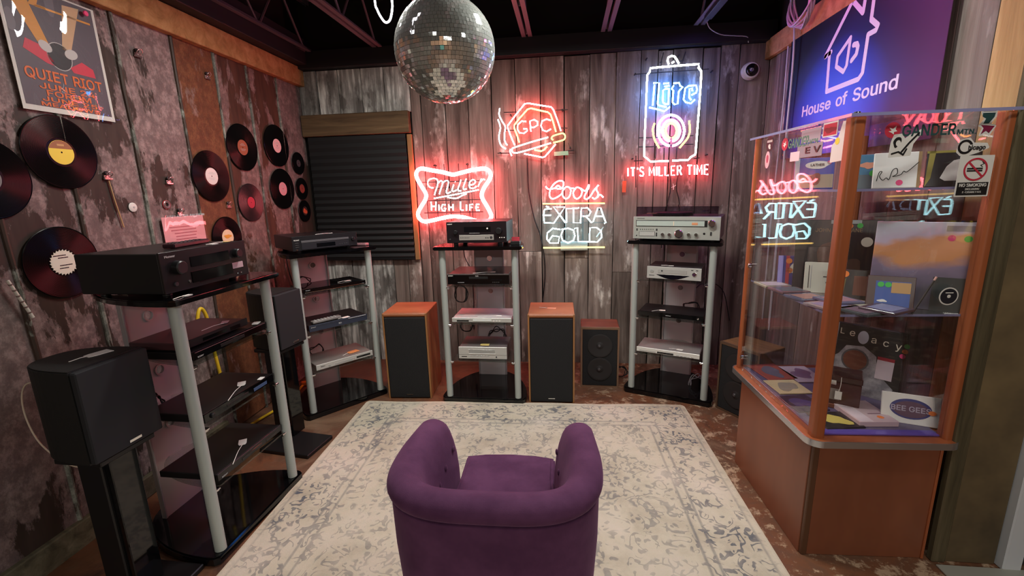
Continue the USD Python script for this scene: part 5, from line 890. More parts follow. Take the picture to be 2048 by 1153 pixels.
tag_strip('buff tag lying on top of the speaker right of the middle rack', ((-.13, -.60, .6505), -8), .06, -.01, .04, mat('tag_buff', (206, 150, 116), .6))
def small_speaker(label, x, y, rz, w, d, h, mside, mtop):
    t = thing('bookshelf_speaker', label, 'speaker', (x, y, 0), rz)
    part(t, 'cabinet', bx((0, .012 + (d - .012) / 2, h / 2), (w, d - .012, h), .004), mside)
    part(t, 'bezel', xf(prism(sbox(-w / 2, 0, w / 2, h).difference(sbox(-w / 2 + .013, .013, w / 2 - .013, h - .016)), .014), None, (0, -.002, 0)), mtop)
    part(t, 'grille', bx((0, .006, h / 2), (w - .028, .012, h - .03), .003), GRILLE)
    for z in (.31, .70):
        wf_ = part(t, 'woofer', xf(lathe([(.090, .0), (.092, .004), (.082, .006), (.072, .003), (.030, .0005), (.026, .002), (.0, .010)], 36, 'y'), None, (0, 0, h * z)), CONE, 40)
        part(wf_, 'dust_cap', xf(lathe([(.012, .006), (.008, .012), (0, .013)], 16, 'y'), None, (-.004, 0, h * z)), mat('cap_grey', (70, 68, 70), .3), 40)
    return t
MAHO = speckle('speaker_mahogany', (88, 44, 34), (112, 60, 44), 4, (1, 6, 1), .5)
small_speaker('small two-cone speaker on the floor between a wooden speaker and the right rack', .256, -.492, -1.5, .283, .23, .476, MAHO, mat('bezel_brown', (112, 84, 64), .5))
small_speaker('dark speaker with a brown top turned sideways between the right rack and the display case', 1.095, -.885, -57.0, .285, .24, .476, speckle('speaker_walnut', (104, 72, 46), (128, 92, 60), 4, (1, 6, 1), .5), mat('bezel_walnut', (84, 62, 46), .5))
def stand_speaker(label, slabel, x, y, rz, w, d, z0, h, pl):
    st = thing('speaker_stand', slabel, 'speaker stand', (x, y, 0), rz)
    part(st, 'base_plate', bx((-.10 if pl < 0 else 0, pl, .012), (.228, .34, .024), .004), BLACK)
    part(st, 'pillar', bx((.0, .125, (z0 - .02) / 2 + .012), (.12, .10, z0 - .044), .004), BLACK)
    part(st, 'pillar_front', bx((.0, .062, (z0 - .02) / 2 + .012), (.10, .026, z0 - .044), .003), GLOSS)
    part(st, 'top_plate', bx((0, .11, z0 - .012), (.20, .19, .020), .003), BLACK)
    t = thing('curved_speaker', label, 'speaker', (x, y, z0), rz)
    pts = [(-w / 2, .022), (w / 2, .022)] + [(w / 2 * math.cos(a) ** .7 if math.cos(a) > 0 else -w / 2 * (-math.cos(a)) ** .7, .022 + (d - .022) * math.sin(a) ** .8) for a in np.linspace(.05, math.pi - .05, 24)]
    P_ = Polygon(pts).buffer(0)
    part(t, 'cabinet', J(slab(P_.buffer(-.004), 0, .004), slab(P_, .004, h - .004), slab(P_.buffer(-.004), h - .004, h)), speckle('speaker_skin', (17, 17, 17), (23, 23, 23), 160, rough=.55, bump=.1))
    gr_ = part(t, 'grille', bx((0, .010, h / 2), (w - .004, .024, h - .008), .004), mat('grille_blue_black', (25, 26, 30), .85))
    part(gr_, 'badge', bx((.015, -.003, .022), (.045, .003, .010), .001), CHROME)
    return t
stand_speaker('curved black speaker on a stand at the left front, beside the nearest rack', 'black speaker stand at the left front, beside the nearest rack', -1.545, -2.440, 88.5, .252, .27, .622, .333, .10)
stand_speaker('curved black speaker half hidden behind the right post of the nearest rack', 'black speaker stand half hidden behind the right post of the nearest rack', -1.622, -1.325, 82.0, .215, .26, .605, .335, -.01)
tag_strip('white tag lying on the curved speaker at the left front', ((-1.66, -2.43, .9555), 75), .05, .004, .045)
cord('speaker_wire', 'thin pale wire looping behind the curved speaker at the left front', [(-1.80, -2.44, .86), (-1.95, -2.42, .84), (-1.99, -2.42, .74), (-1.93, -2.44, .62), (-1.80, -2.46, .55), (-1.68, -2.47, .545)], .003, mat('wire_tan', (196, 180, 160), .5), 'wire')

# ================================================================== ARMCHAIR
VELV = 'purple_velvet'
n = {'g': ('texture_coordinate', {}), 'n': ('noise_texture', dict(scale=9.0, detail=5, roughness=.6)), 'r': ('rgb_ramp', {'ramp': [(.35, lin((76, 44, 72))), (.65, lin((92, 56, 86)))]}), 'f': ('noise_texture', dict(scale=320, detail=2)),
     'b': ('bump', dict(strength=.18, distance=.002)), 'p': ('principled_bsdf', dict(roughness=.85, specular_ior_level=.12, sheen_weight=.22, sheen_roughness=.42, sheen_tint=lin((200, 150, 190))))}
l = [('g.object', 'n.vector'), ('g.object', 'f.vector'), ('n.fac', 'r.fac'), ('r.color', 'p.base_color'), ('f.fac', 'b.height'), ('b.normal', 'p.normal')]
MATS[VELV] = usdkit.material(stage, '/World/Looks/' + VELV, n, l, surface='p.BSDF'); VE = MATS[VELV]
ch = thing('tub_armchair', 'purple velvet tub armchair seen from behind, in the middle of the rug', 'armchair', (-.208, -2.50, .009), 1.0)
def upath(hw, hf, yb, yf, dep, pw):
    """U seen from above, from the left arm's front round the back to the right arm's front"""
    p = [(-hf - (hw - hf) * (yf - y) / (yf - yb - dep), y) for y in np.linspace(yf, yb + dep, 10)][:-1]
    p += [(-hw * (abs(math.cos(t)) ** pw) * (1 if math.cos(t) > 0 else -1), yb + dep * (1 - math.sin(t) ** pw)) for t in np.linspace(0, math.pi, 121)]
    p += [(hf + (hw - hf) * (yf - y) / (yf - yb - dep), y) for y in np.linspace(yb + dep, yf, 10)][1:]
    return np.array(p)
UP = upath(.268, .252, -.222, .245, .24, .56)
seg = np.r_[0, np.cumsum(np.linalg.norm(np.diff(UP, axis=0), axis=1))]
q = np.linspace(0, seg[-1], 74); UP = np.stack([np.interp(q, seg, UP[:, 0]), np.interp(q, seg, UP[:, 1])], 1)
TN = np.gradient(UP, axis=0); TN /= np.linalg.norm(TN, axis=1, keepdims=True); NO = np.stack([TN[:, 1], -TN[:, 0]], 1) * 1.0
NO *= np.sign((NO[37] @ np.array([0, -1.0])))           # outward
def sweep(prof, hfun, shrink=None, smooth_ends=True):
    """prof: (outward, height) closed outline; hfun(i) -> height offset; shrink(i) -> (centre out, centre height, factor)"""
    v, f = [], []; m = len(prof); N = len(UP)
    for i in range(N):
        cx_, cz_, k = shrink(i)
        for a, z in prof:
            a2, z2 = cx_ + (a - cx_) * k, cz_ + (z - cz_) * k
            p = UP[i] + NO[i] * a2
            v.append([p[0], p[1], z2 + hfun(i, z2)])
    for i in range(N - 1):
        for j in range(m):
            a, b = i * m + j, i * m + (j + 1) % m; f += [[a, b, b + m], [a, b + m, a + m]]
    for e, base in ((0, 0), (1, (N - 1) * m)):
        v.append(np.mean([v[base + j] for j in range(m)], 0)); c_ = len(v) - 1
        for j in range(m):
            a, b = base + j, base + (j + 1) % m; f.append([c_, b, a] if e == 0 else [c_, a, b])
    return np.array(v), np.array(f)
S_ = q / q[-1]; 
def arm(i): return max(0.0, abs(S_[i] - .5) - .20) / .30            # 0 over the back, 1 at the arm fronts
def endk(i):
    d = min(q[i], q[-1] - q[i]); R = .05
    return 1.0 if d > R else max(.25, math.sqrt(max(0.0, 1 - ((R - d) / R) ** 2)))
def hdrop(i, z):
    a = arm(i); return -(.006 * a + .020 * a ** 3) * max(0, (z - .30) / .41)
roll = [(.002 + .046 * math.cos(a), .669 + .036 * math.sin(a)) for a in np.linspace(math.radians(-58), math.radians(112), 14)]
roll += [(-.030, .696), (-.044, .684), (-.056, .66), (-.068, .62), (-.078, .57), (-.084, .51), (-.086, .45), (-.084, .38), (-.075, .30), (-.010, .30), (.0, .40), (.016, .60)]
part(ch, 'rolled_rim', sweep(roll, hdrop, lambda i: (-.014, .58, endk(i))), VE, True, label='rolled rim running round the back and arms')
shell = [(.034, .640), (.037, .632), (.034, .48), (.026, .36), (.016, .22), (.010, .14), (-.03, .14), (-.03, .50), (-.02, .638)]
part(ch, 'outer_shell', sweep(shell, hdrop, lambda i: (.0, .38, .94 + .06 * min(1, endk(i)))), VE, True, label='outer back and arm cover')
seatp = Polygon([tuple(UP[i] - NO[i] * .078) for i in range(2, 72)] + [(.178, .345), (.10, .362), (0, .368), (-.10, .362), (-.178, .345)]).buffer(-.004)
part(ch, 'seat_cushion', J(slab(seatp.buffer(-.012), .33, .345), slab(seatp, .345, .440), slab(seatp.buffer(-.006), .440, .452), slab(seatp.buffer(-.018), .452, .459)), VE)
part(ch, 'seat_base', slab(Polygon([tuple(UP[i] - NO[i] * .02) for i in range(0, 74)]).buffer(-.006), .13, .332), VE)
for sx in (-1, 1):
    for y, z in ((.165, .59), (.085, .575), (.0, .56)):
        i = int(np.argmin(np.abs(UP[:37, 1] - y))) if sx < 0 else 73 - int(np.argmin(np.abs(UP[:37, 1] - y)))
        p = UP[i] - NO[i] * .0765; ang = math.atan2(-NO[i][1], -NO[i][0])
        part(ch, 'button', xf(xf(lathe([(.0, -.002), (.010, -.002), (.011, .001), (.007, .004), (0, .005)], 16), Ry(math.pi / 2)), Rz(ang), (p[0], p[1], z)), VE, 40)
for x, y in ((-.2, .17), (.2, .17), (-.19, -.13), (.19, -.13)): part(ch, 'leg', lathe([(0, 0), (.014, 0), (.022, .14), (0, .14)], 16), mat('leg_dark', (40, 26, 20), .4), 40) if False else part(ch, 'leg', xf(lathe([(0, 0), (.014, 0), (.022, .135), (0, .135)], 16), None, (x, y, 0)), mat('leg_dark', (40, 26, 20), .4), 40)

# ================================================================== DISPLAY CASE
CX0, CX1, CY0, CY1, CR = .942, 1.452, -2.047, -1.327, 2.3
def incase(x, y): c_, s_ = math.cos(math.radians(CR)), math.sin(math.radians(CR)); return CX0 + (x - CX0) * c_ - (y - CY0) * s_, CY0 + (x - CX0) * s_ + (y - CY0) * c_
OAKR = speckle('case_laminate', (104, 58, 38), (138, 82, 56), 1.6, (1.4, 1.4, .45), .4, .0, .3, .72, 7)
OAKP = speckle('case_post_wood', (132, 70, 40), (156, 86, 50), 3, (6, 6, .5), .38, .0, .3, .7)
DKW = mat('case_edge_dark', (82, 52, 32), .5)
ALU = mat('case_aluminium', (196, 196, 198), .25, .9)
PANE = pane_mat('case_glass', (.985, .99, .99), 1.52)
PANEM = pane_mat('shelf_pane', (.93, .95, .96), 1.5)
EDG = mat('pane_edge', (150, 150, 190), .08, specular_ior_level=.7, transmission_weight=.3)
dc = thing('display_case', 'corner display case with glass walls on a reddish wooden base at the right', 'display case', (CX0, CY0, 0), CR)
W, D = CX1 - CX0, CY1 - CY0
part(dc, 'base_front', bx((.02 + .235, .013, .25), (.45, .02, .50), .002), OAKR)
part(dc, 'base_side', bx((.013, .33, .25), (.018, .63, .50), .002), OAKR)
part(dc, 'base_side', bx((.475, .33, .25), (.018, .63, .50), .002), OAKR)
part(dc, 'base_back', bx((.245, .655, .25), (.45, .018, .50), .002), OAKR)
part(dc, 'corner_edge', bx((.020, .012, .25), (.024, .026, .498), .003), DKW)
part(dc, 'corner_edge', bx((.470, .010, .25), (.010, .026, .498), .002), OAKP)
ct = sbox(-.02, -.026, W + .012, D + .02).buffer(-.05).buffer(.05)
part(dc, 'counter', slab(ct, .500, .524), OAKP)
part(dc, 'edge_trim', slab(ct.buffer(.004).difference(ct), .499, .525), ALU)
part(dc, 'deck', bx((W / 2, D / 2, .527), (W - .06, D - .06, .006), .001), mat('deck_violet', (92, 84, 116), .3))
part(dc, 'deck_strip', bx((W / 2, .040, .529), (W - .08, .036, .006), .001), mat('deck_strip', (110, 96, 200), .15, .4))
for (x, y, a, b) in ((.022, .022, .046, .046), (W - .02, .022, .040, .046), (.014, D - .014, .028, .034), (W - .02, D - .018, .034, .034)): part(dc, 'post', slab(sbox(x - a / 2, y - b / 2, x + a / 2, y + b / 2).buffer(-.013).buffer(.013, 5), .524, 1.690), OAKP, 35)
part(dc, 'top_glass', bx((W / 2, D / 2, 1.695), (W + .03, D + .03, .010), .001), PANE)
for c_, s_ in (((W / 2, -.0155, 1.695), (W + .03, .0012, .010)), ((-.0155, D / 2, 1.695), (.0012, D + .03, .010))): part(dc, 'top_edge', bx(c_, s_), EDG)
part(dc, 'front_pane', bx((W / 2, .016, 1.107), (W - .08, .005, 1.16)), PANE)
part(dc, 'side_pane', bx((.010, D / 2, 1.107), (.005, D - .075, 1.16)), PANE)
part(dc, 'side_pane', bx((W - .012, D / 2, 1.107), (.005, D - .075, 1.16)), PANE)
part(dc, 'back_pane', bx((W / 2, D - .012, 1.107), (W - .06, .005, 1.16)), PANE)
for z in (1.002, 1.452):
    part(dc, 'glass_shelf', bx((W / 2 + .004, D / 2 + .005, z), (W - .048, D - .056, .008), .0), PANEM)
    part(dc, 'shelf_edge', bx((W / 2 + .004, .032, z), (W - .048, .0012, .0085)), EDG); part(dc, 'shelf_edge', bx((.0275, D / 2, z), (.0012, D - .056, .0085)), EDG)
for z in (1.085, .60): part(dc, 'lock', xf(lathe([(.004, 0), (.011, 0), (.011, .010), (.006, .012), (0, .012)], 20, 'y'), Rz(-math.pi / 2), (.006, D - .06, z)), CHROME, 35)
part(dc, 'screw_cap', xf(lathe([(0, 0), (.012, 0), (.010, .008), (0, .010)], 18), None, (.022, .022, 1.700)), CHROME, 35)

def cover(name, label, cat, loc, rz, w, h, th, lean, m, decos=(), group=None):
    """a flat thing standing up: sleeve, disc case, book; lean in radians, base at loc"""
    t = thing(name, label, cat, loc, rz, group); R = Rx(-lean)
    part(t, 'body', xf(bx((0, th / 2, h / 2), (w, th, h), min(.0015, th / 3)), R), m)
    for dco in decos:
        nm, g, mm = dco[:3]; lift = dco[3] if len(dco) > 3 else .0006
        g2 = xf(prism(g, .0006), None, (0, -lift, 0)) if not isinstance(g, tuple) else xf(g, None, (0, -lift + .0012, 0))
        part(t, nm, xf(g2, R), mm)
    return t
dot = lambda x, z, r=.012: disc2(x, z, r)
DG, DO, DP = mat('dot_green', (72, 190, 84), .5), mat('dot_orange', (236, 128, 58), .5), mat('dot_pink', (236, 74, 134), .5)
CREAMP = mat('cream_print', (222, 214, 196), .5); JEWEL = mat('jewel_case', (178, 180, 190), .15)
SH1, SH2, FL = 1.4562, 1.0062, .5302
# upper shelf
cover('illustrated_book', 'blue book with a white cloud title on the upper case shelf behind the left pane', 'book', (1.055, -1.62, SH1), -14, .145, .13, .012, .12, mat('book_blue', (74, 92, 180), .4), [('artwork', sbox(-.06, 0.004, .07, .06), mat('book_sand', (176, 160, 140), .5)), ('artwork', blob2(.01, .10, .045, .016, 2, amp=.1), WHITEP), ('lettering', text('LATHER', .010, .05, (.01, .095), True, align='c'), BLACK, .0014), ('artwork', blob2(.0, .04, .03, .02, 6), mat('book_rust', (140, 84, 72), .5), .0012), ('spine', sbox(-.0725, 0, -.055, .13), mat('book_pale', (196, 208, 220), .5)), ('price_dot', dot(.052, .108, .008), DP)])
cover('disc_case', 'blue and grey disc case on the upper case shelf, just right of the corner post', 'disc', (1.11, -1.84, SH1), -25, .125, .125, .010, .14, mat('disc_teal', (64, 116, 150), .35), [('artwork', sbox(-.06, 0, .06, .05), mat('disc_grey', (92, 104, 112), .5)), ('artwork', blob2(.02, .085, .022, .014, 8), mat('disc_peach', (206, 140, 116), .5)), ('price_dot', dot(.035, .055, .011), DG, .0012)])
cover('signed_card', 'white card signed in thin black ink on the upper case shelf', 'card', (1.175, -1.93, SH1), -18, .135, .125, .008, .16, mat('card_white', (228, 228, 226), .5), [('signature', LineString([(a, z) for a, z, _ in curve([(-.056, .026, 0), (-.05, .056, 0), (-.042, .058, 0), (-.048, .042, 0), (-.038, .028, 0), (-.028, .036, 0), (-.02, .03, 0), (-.012, .062, 0), (.0, .068, 0), (.002, .05, 0), (-.01, .04, 0), (.012, .046, 0), (.02, .058, 0), (.03, .056, 0), (.06, .088, 0)], 5)]).buffer(.0012), BLACK), ('price_dot', dot(.01, .018, .010), DP), ('side_band', sbox(.058, 0, .0675, .125), mat('card_edge', (150, 120, 84), .5))])
cover('framed_picture', 'dark picture with a white shape and olive gold border on the upper case shelf', 'picture', (1.345, -1.945, SH1), -16, .15, .125, .010, .14, mat('picture_dark', (40, 38, 40), .35), [('border', sbox(-.075, .117, .075, .125), mat('olive_gold', (150, 140, 66), .5)), ('border', Polygon([(-.075, 0), (-.06, .03), (-.05, .125), (-.068, .125)]), mat('olive_gold', (150, 140, 66), .5)), ('artwork', Polygon([(-.02, .02), (.012, .02), (.02, .07), (.04, .085), (.02, .095), (.0, .09), (-.018, .07), (-.034, .03)]), mat('figure_pale', (214, 210, 206), .5)), ('price_dot', dot(.03, .11, .010), DP, .0012)])
# middle shelf
COLM = mat('sleeve_dark', (44, 42, 44), .25)
cover('record_sleeve', 'dark brown record sleeve lettered John Coltrane on the middle case shelf', 'record', (1.185, -1.62, SH2), -18, .315, .315, .006, .10, COLM, [('lettering', text('JOHN COLTRANE', .016, .17, (.0, .262), False, align='c'), mat('sleeve_gold', (150, 120, 78), .4)), ('artwork', blob2(-.02, .15, .05, .07, 12, amp=.15), mat('sleeve_brown', (96, 66, 52), .5)), ('artwork', blob2(.06, .12, .03, .03, 13, amp=.2), mat('sleeve_brown2', (78, 54, 46), .5)), ('price_strip', sbox(-.03, .298, .08, .314), mat('strip_pale', (170, 176, 176), .4)), ('price_dot', dot(.04, .288, .011), DO, .0012), ('price_dot', dot(.075, .290, .011), DG, .0012), ('price_label', dot(.105, .22, .021), CREAMP, .0012)])
holo = 'sleeve_painted_shine'  # foil reflections painted as colour bands, brightened to look lit
n = {'g': ('texture_coordinate', {}), 's': ('separate_xyz', {}), 'm': ('mapping', dict(rotation=(0, .6, 0), scale=(2.6, 1, 5))), 'n': ('noise_texture', dict(scale=1.6, detail=3, roughness=.5)), 'ad': ('math', dict(math_type='multiply_add', value2=2.4, value3=-.28)), 'ad2': ('math', dict(math_type='multiply_add', value2=.5)),
     'r': ('rgb_ramp', {'ramp': [(.15, lin((96, 98, 116))), (.34, lin((150, 136, 166))), (.42, lin((232, 164, 112))), (.54, lin((240, 172, 130))), (.60, lin((222, 206, 232))), (.76, lin((226, 234, 248))), (.88, lin((252, 150, 190))), (1, lin((255, 160, 190)))]}), 'p': ('principled_bsdf', dict(roughness=.28))}
l = [('g.object', 's.vector'), ('g.object', 'm.vector'), ('m.vector', 'n.vector'), ('s.z', 'ad.value1'), ('n.fac', 'ad2.value1'), ('ad.value', 'ad2.value3'), ('ad2.value', 'r.fac'), ('r.color', 'p.base_color')]
MATS[holo] = usdkit.material(stage, '/World/Looks/' + holo, n, l, surface='p.BSDF')
hs = cover('record_sleeve', 'shiny pink and orange record sleeve in a plastic bag on the middle case shelf', 'record', (1.318, -1.925, SH2), -30, .305, .325, .006, .06, MATS[holo], [('price_strip', sbox(.045, .292, .145, .312), mat('strip_grey', (170, 160, 170), .4)), ('price_dot', dot(.062, .268, .011), DP), ('price_dot', dot(.105, .266, .011), DG), ('artwork', sbox(.03, .0, .145, .125), mat('sleeve_slate', (72, 82, 84), .3))])
part(hs, 'bag', xf(xf(crinkle(.312, .33, .010, 17, 14, 14, -.006), None, (0, 0, .001)), Rx(-.06)), SLEEVE, True)
cover('disc_case', 'purple disc case with an orange dot standing on the middle case shelf', 'disc', (1.075, -1.49, SH2), -16, .125, .14, .012, .2, mat('disc_violet', (72, 62, 130), .4), [('artwork', sbox(-.03, 0, -.015, .14), mat('disc_red', (186, 58, 70), .5)), ('spine', sbox(-.0625, 0, -.042, .14), mat('disc_lilac', (150, 140, 214), .3)), ('artwork', blob2(.02, .085, .025, .035, 21, amp=.5), CREAMP), ('price_dot', dot(-.018, .115, .013), DO, .0012), ('artwork', dot(-.015, .07, .014), DO)])
cover('disc_case', 'cream disc case standing right of the purple one on the middle case shelf', 'disc', (1.12, -1.66, SH2), -20, .14, .135, .012, .22, mat('disc_cream', (206, 204, 190), .4), [('print', sbox(-.055, .02, -.052, .12), DARKG), ('print', sbox(-.047, .02, -.044, .12), PALE), ('print', sbox(.0, .07, .03, .074), DARKG), ('print', sbox(.01, .045, .04, .049), DARKG)])
cover('disc_case', 'dark disc case with an orange dot right of the case corner post', 'disc', (1.16, -1.78, SH2), -28, .13, .125, .012, .22, mat('disc_dark', (46, 42, 40), .3), [('artwork', sbox(.01, .02, .055, .10), mat('disc_warm', (112, 72, 60), .5)), ('artwork', Polygon([(-.05, .0), (-.02, .02), (-.015, .09), (-.04, .05)]), mat('disc_olive', (116, 104, 66), .5)), ('price_dot', dot(-.02, .105, .013), DO, .0012)])
cover('disc_case', 'blue fronted disc case with two green dots on the middle case shelf', 'disc', (1.215, -1.930, SH2), -26, .142, .125, .012, .22, mat('disc_frame', (70, 48, 48), .3), [('artwork', sbox(-.045, .008, .058, .105), mat('disc_blue', (62, 92, 164), .4)), ('artwork', sbox(.002, .062, .058, .102), mat('disc_tan', (196, 156, 104), .5), .0012), ('price_dot', dot(-.03, .092, .010), DG, .0014), ('price_dot', dot(-.008, .092, .010), DG, .0014), ('artwork', blob2(-.022, .03, .012, .006, 3), WHITEP, .0012)])
def flat(name, label, cat, x, y, z, rz, w, d, th, m, decos=(), group=None):
    t = thing(name, label, cat, (x, y, z), rz, group)
    part(t, 'body', bx((0, 0, th / 2), (w, d, th), min(.0015, th / 3)), m)
    for dco in decos: part(t, dco[0], slab(dco[1], th - .0002, th + .0006 + (dco[3] if len(dco) > 3 else 0)), dco[2])
    return t
FD = 'disc cases lying on the middle case shelf'
cols = [(120, 92, 100), (92, 96, 120), (150, 140, 146), (74, 80, 84), (132, 100, 92), (104, 104, 132), (84, 70, 80), (140, 136, 120)]
pos = [(1.00, -1.62, 8), (1.01, -1.76, 14), (1.02, -1.90, 20), (1.10, -1.975, 24), (1.16, -1.90, 38), (1.08, -1.85, 12), (1.17, -1.985, 30), (.985, -1.50, 4)]
words = ['third along the left edge', 'fourth along the left edge', 'fifth along the left edge', 'front edge by corner post', 'in front of the blue fronted case', 'behind the front corner one', 'just left of the pink sleeve', 'first along the left edge']
for i, ((x, y, a), w_) in enumerate(zip(pos, words)):
    flat('disc_case', 'disc case lying flat on the middle case shelf, ' + w_, 'disc', x, y, SH2 + (.0102 if i in (5, 6) else 0), a, .125 if i != 3 else .12, .118, .010, mat('flat_disc_%d' % i, cols[i], .12), [('print', sbox(-.045, -.04, .05, .04), mat('flat_print_%d' % i, tuple(min(255, int(c * 1.25)) for c in cols[(i + 3) % 8]), .4))], group=FD)
stk = thing('black_stick', 'thin dark rod leaning in front of the pink sleeve on the middle case shelf', 'rod', (1.245, -2.005, SH2), 0)
part(stk, 'shaft', tube([(0, 0, .002), (.055, .002, .125)], .003, 8), CABLE); part(stk, 'tip', tube([(.055, .002, .125), (.061, .002, .138)], .0035, 8), mat('rod_tip', (196, 150, 140), .4))
# case floor
ASTRO = speckle('suit_grey', (120, 116, 122), (168, 162, 166), 16, rough=.5, lo=.4, hi=.6)
cover('record_box', 'grey and black record box lettered Legacy standing on the case floor', 'record', (1.328, -1.660, FL), -46, .27, .315, .035, .10, mat('legacy_dark', (44, 46, 46), .35), [
    ('artwork', Polygon([(-.112, .0), (.1, .0), (.115, .06), (.05, .12), (.04, .19), (-.01, .225), (-.075, .215), (-.10, .17), (-.112, .16)]), ASTRO), ('artwork', disc2(-.035, .155, .052), mat('visor_rim', (88, 84, 86), .3), .0012), ('artwork', disc2(-.035, .155, .045), mat('visor_brown', (112, 70, 58), .2), .0018),
    ('artwork', ell2(-.018, .264, .020, .030), mat('moon_pale', (176, 176, 190), .5)), ('spine', sbox(-.135, 0, -.114, .315), mat('spine_pale', (170, 168, 178), .5), .0012), ('lettering', text('L', .026, None, (-.106, .265)), CREAMP), ('lettering', text('e', .030, None, (-.07, .262)), CREAMP), ('lettering', text('a', .030, None, (.012, .248)), CREAMP), ('lettering', text('c', .030, None, (.055, .244)), CREAMP), ('lettering', text('y', .030, None, (.098, .240)), CREAMP),
    ('info_card', sbox(.045, .095, .105, .185), mat('card_pinkish', (206, 188, 196), .5), .0014), ('info_card', sbox(.045, .180, .105, .194), mat('card_red', (150, 44, 56), .5), .0018), ('price_dot', dot(.135, .262, .010), DG, .0012), ('price_dot', dot(.132, .238, .010), DO, .0012), ('price_dot', dot(.126, .216, .010), DP, .0012)])
cover('booklet_card', 'white card with a dark blue oval lettered Bee Gees on the case floor', 'card', (1.362, -1.925, FL), -20, .185, .118, .012, .28, WHITEP, [('artwork', ell2(.0, .060, .066, .040), mat('oval_blue', (52, 54, 120), .5)), ('artwork', ell2(.0, .058, .056, .032), mat('oval_wine', (92, 60, 84), .5), .0012), ('lettering', text('BEE GEES', .020, .125, (0, .050), True, align='c'), mat('oval_letter', (170, 160, 180), .4), .0020), ('price_dot', ell2(.066, .055, .012, .009), DO, .0024)])
flat('paperback_book', 'pale pink paperback lying on the case floor in front of the white card', 'book', 1.225, -1.862, FL, 4, .15, .185, .022, mat('paperback_pink', (206, 180, 186), .5), [('print', sbox(-.07, -.09, -.02, .09), mat('paperback_pale', (222, 206, 214), .5)), ('print', sbox(0, -.03, .05, -.022), mat('paperback_print', (150, 120, 132), .5)), ('price_dot', dot(.03, -.055, .012), DO)])
wbx = thing('wooden_box', 'dark brown lidded box with a white string tag on the case floor', 'box', (1.185, -1.755, FL), -30)
part(wbx, 'body', bx((0, 0, .06), (.15, .12, .12), .003), mat('box_brown', (74, 42, 40), .25)); part(wbx, 'lid', bx((0, 0, .135), (.154, .124, .028), .004), mat('box_lid', (62, 36, 36), .2)); part(wbx, 'skirting', bx((0, 0, .010), (.158, .128, .02), .003), mat('box_trim', (122, 70, 52), .35)); part(wbx, 'latch', bx((-.02, -.062, .118), (.018, .004, .022), .001), CHROME); part(wbx, 'face_plate', bx((-.03, -.0605, .065), (.07, .002, .05), .0005), mat('box_plate', (140, 130, 124), .4))
wt = thing('price_tag', 'white string tag hanging on the brown box in the display case', 'price tag', (1.150, -1.815, FL + .07), -30)
part(wt, 'card', bx((0, -.012, 0), (.024, .0015, .036), .0004), WHITEP); part(wt, 'string', tube(curve([(0, -.012, .018), (.004, -.012, .045), (.004, .0, .078)], 5), .0012, 5), WHITEP)
for nm, lb, x, y, a, w, d, c, pc in (('magazine', 'red topped magazine lying at the far left corner of the case floor', 1.055, -1.42, 10, .15, .20, (150, 74, 66), (98, 92, 110)), ('magazine', 'cream magazine in the middle of the left edge of the case floor', 1.05, -1.60, 6, .15, .15, (206, 186, 146), (150, 140, 126)), ('magazine', 'dark purple magazine with a red corner, front left on the case floor', 1.035, -1.77, 12, .14, .15, (44, 36, 62), (70, 60, 110)), ('magazine', 'black magazine with yellow artwork beside the corner post on the case floor', 1.09, -1.915, 8, .155, .13, (34, 32, 36), (196, 180, 92)), ('magazine', 'pale magazine at the back left of the case floor', 1.19, -1.44, 4, .14, .20, (176, 160, 176), (120, 96, 128))):
    flat(nm, lb, 'magazine', x, y, FL, a, w, d, .006, mat('mag_' + str(c[0]), c, .35), [('print', blob2(0, .0, w * .32, d * .30, c[0]), mat('magp_' + str(c[0]), pc, .4))])

# stickers on the panes
FY = CY0 + .016 - .0026
def sticker(name, label, cat, x, z, decos, side=False, y=None):
    t = thing(name, label, cat, (*incase(x, FY), z), CR)
    for dco in decos:
        nm, g, mm = dco[:3]; lift = dco[3] if len(dco) > 3 else 0
        part(t, nm, xf(prism(g, .0005), None, (0, -.0006 - lift, 0)) if not isinstance(g, tuple) else xf(g, None, (0, -.0002 - lift, 0)), mm)
    return t
SW, SR, SK, STL = mat('sticker_white', (206, 204, 198), .4), mat('sticker_red', (176, 44, 62), .4), mat('sticker_black', (24, 24, 26), .4), mat('sticker_teal', (34, 66, 66), .4)
GOOSE = Polygon([(-.014, -.004), (-.004, -.002), (-.012, .008), (.0, .004), (.010, .014), (.008, .002), (.014, -.004), (.004, -.006), (.004, -.014), (-.004, -.008)])
sticker('no_smoking_sign', 'white and black no smoking sign stuck on the front pane of the case', 'sign', 1.355, 1.425, [
    ('backing', sbox(-.050, 0, .050, .128).buffer(.003), SW), ('black_field', sbox(-.048, .002, .048, .044), SK, .0006), ('lettering', text('NO SMOKING', .010, .084, (0, .030), True, align='c'), SW, .0010), ('lettering', text('INCLUDING', .006, .044, (0, .019), False, align='c'), SW, .0010), ('lettering', text('E-CIGARETTES', .006, .058, (0, .009), False, align='c'), SW, .0010),
    ('cigarette', unary_union([sbox(-.026, .079, .022, .084), sbox(-.026, .086, .022, .091)]), SK, .0006), ('smoke', LineString([(.020, .094), (.014, .099), (.024, .104), (.018, .110)]).buffer(.001), SK, .0006), ('ban_ring', disc2(0, .086, .037, 40).difference(disc2(0, .086, .0315, 40)).union(LineString([(-.024, .110), (.024, .062)]).buffer(.0028)), SR, .0012)])
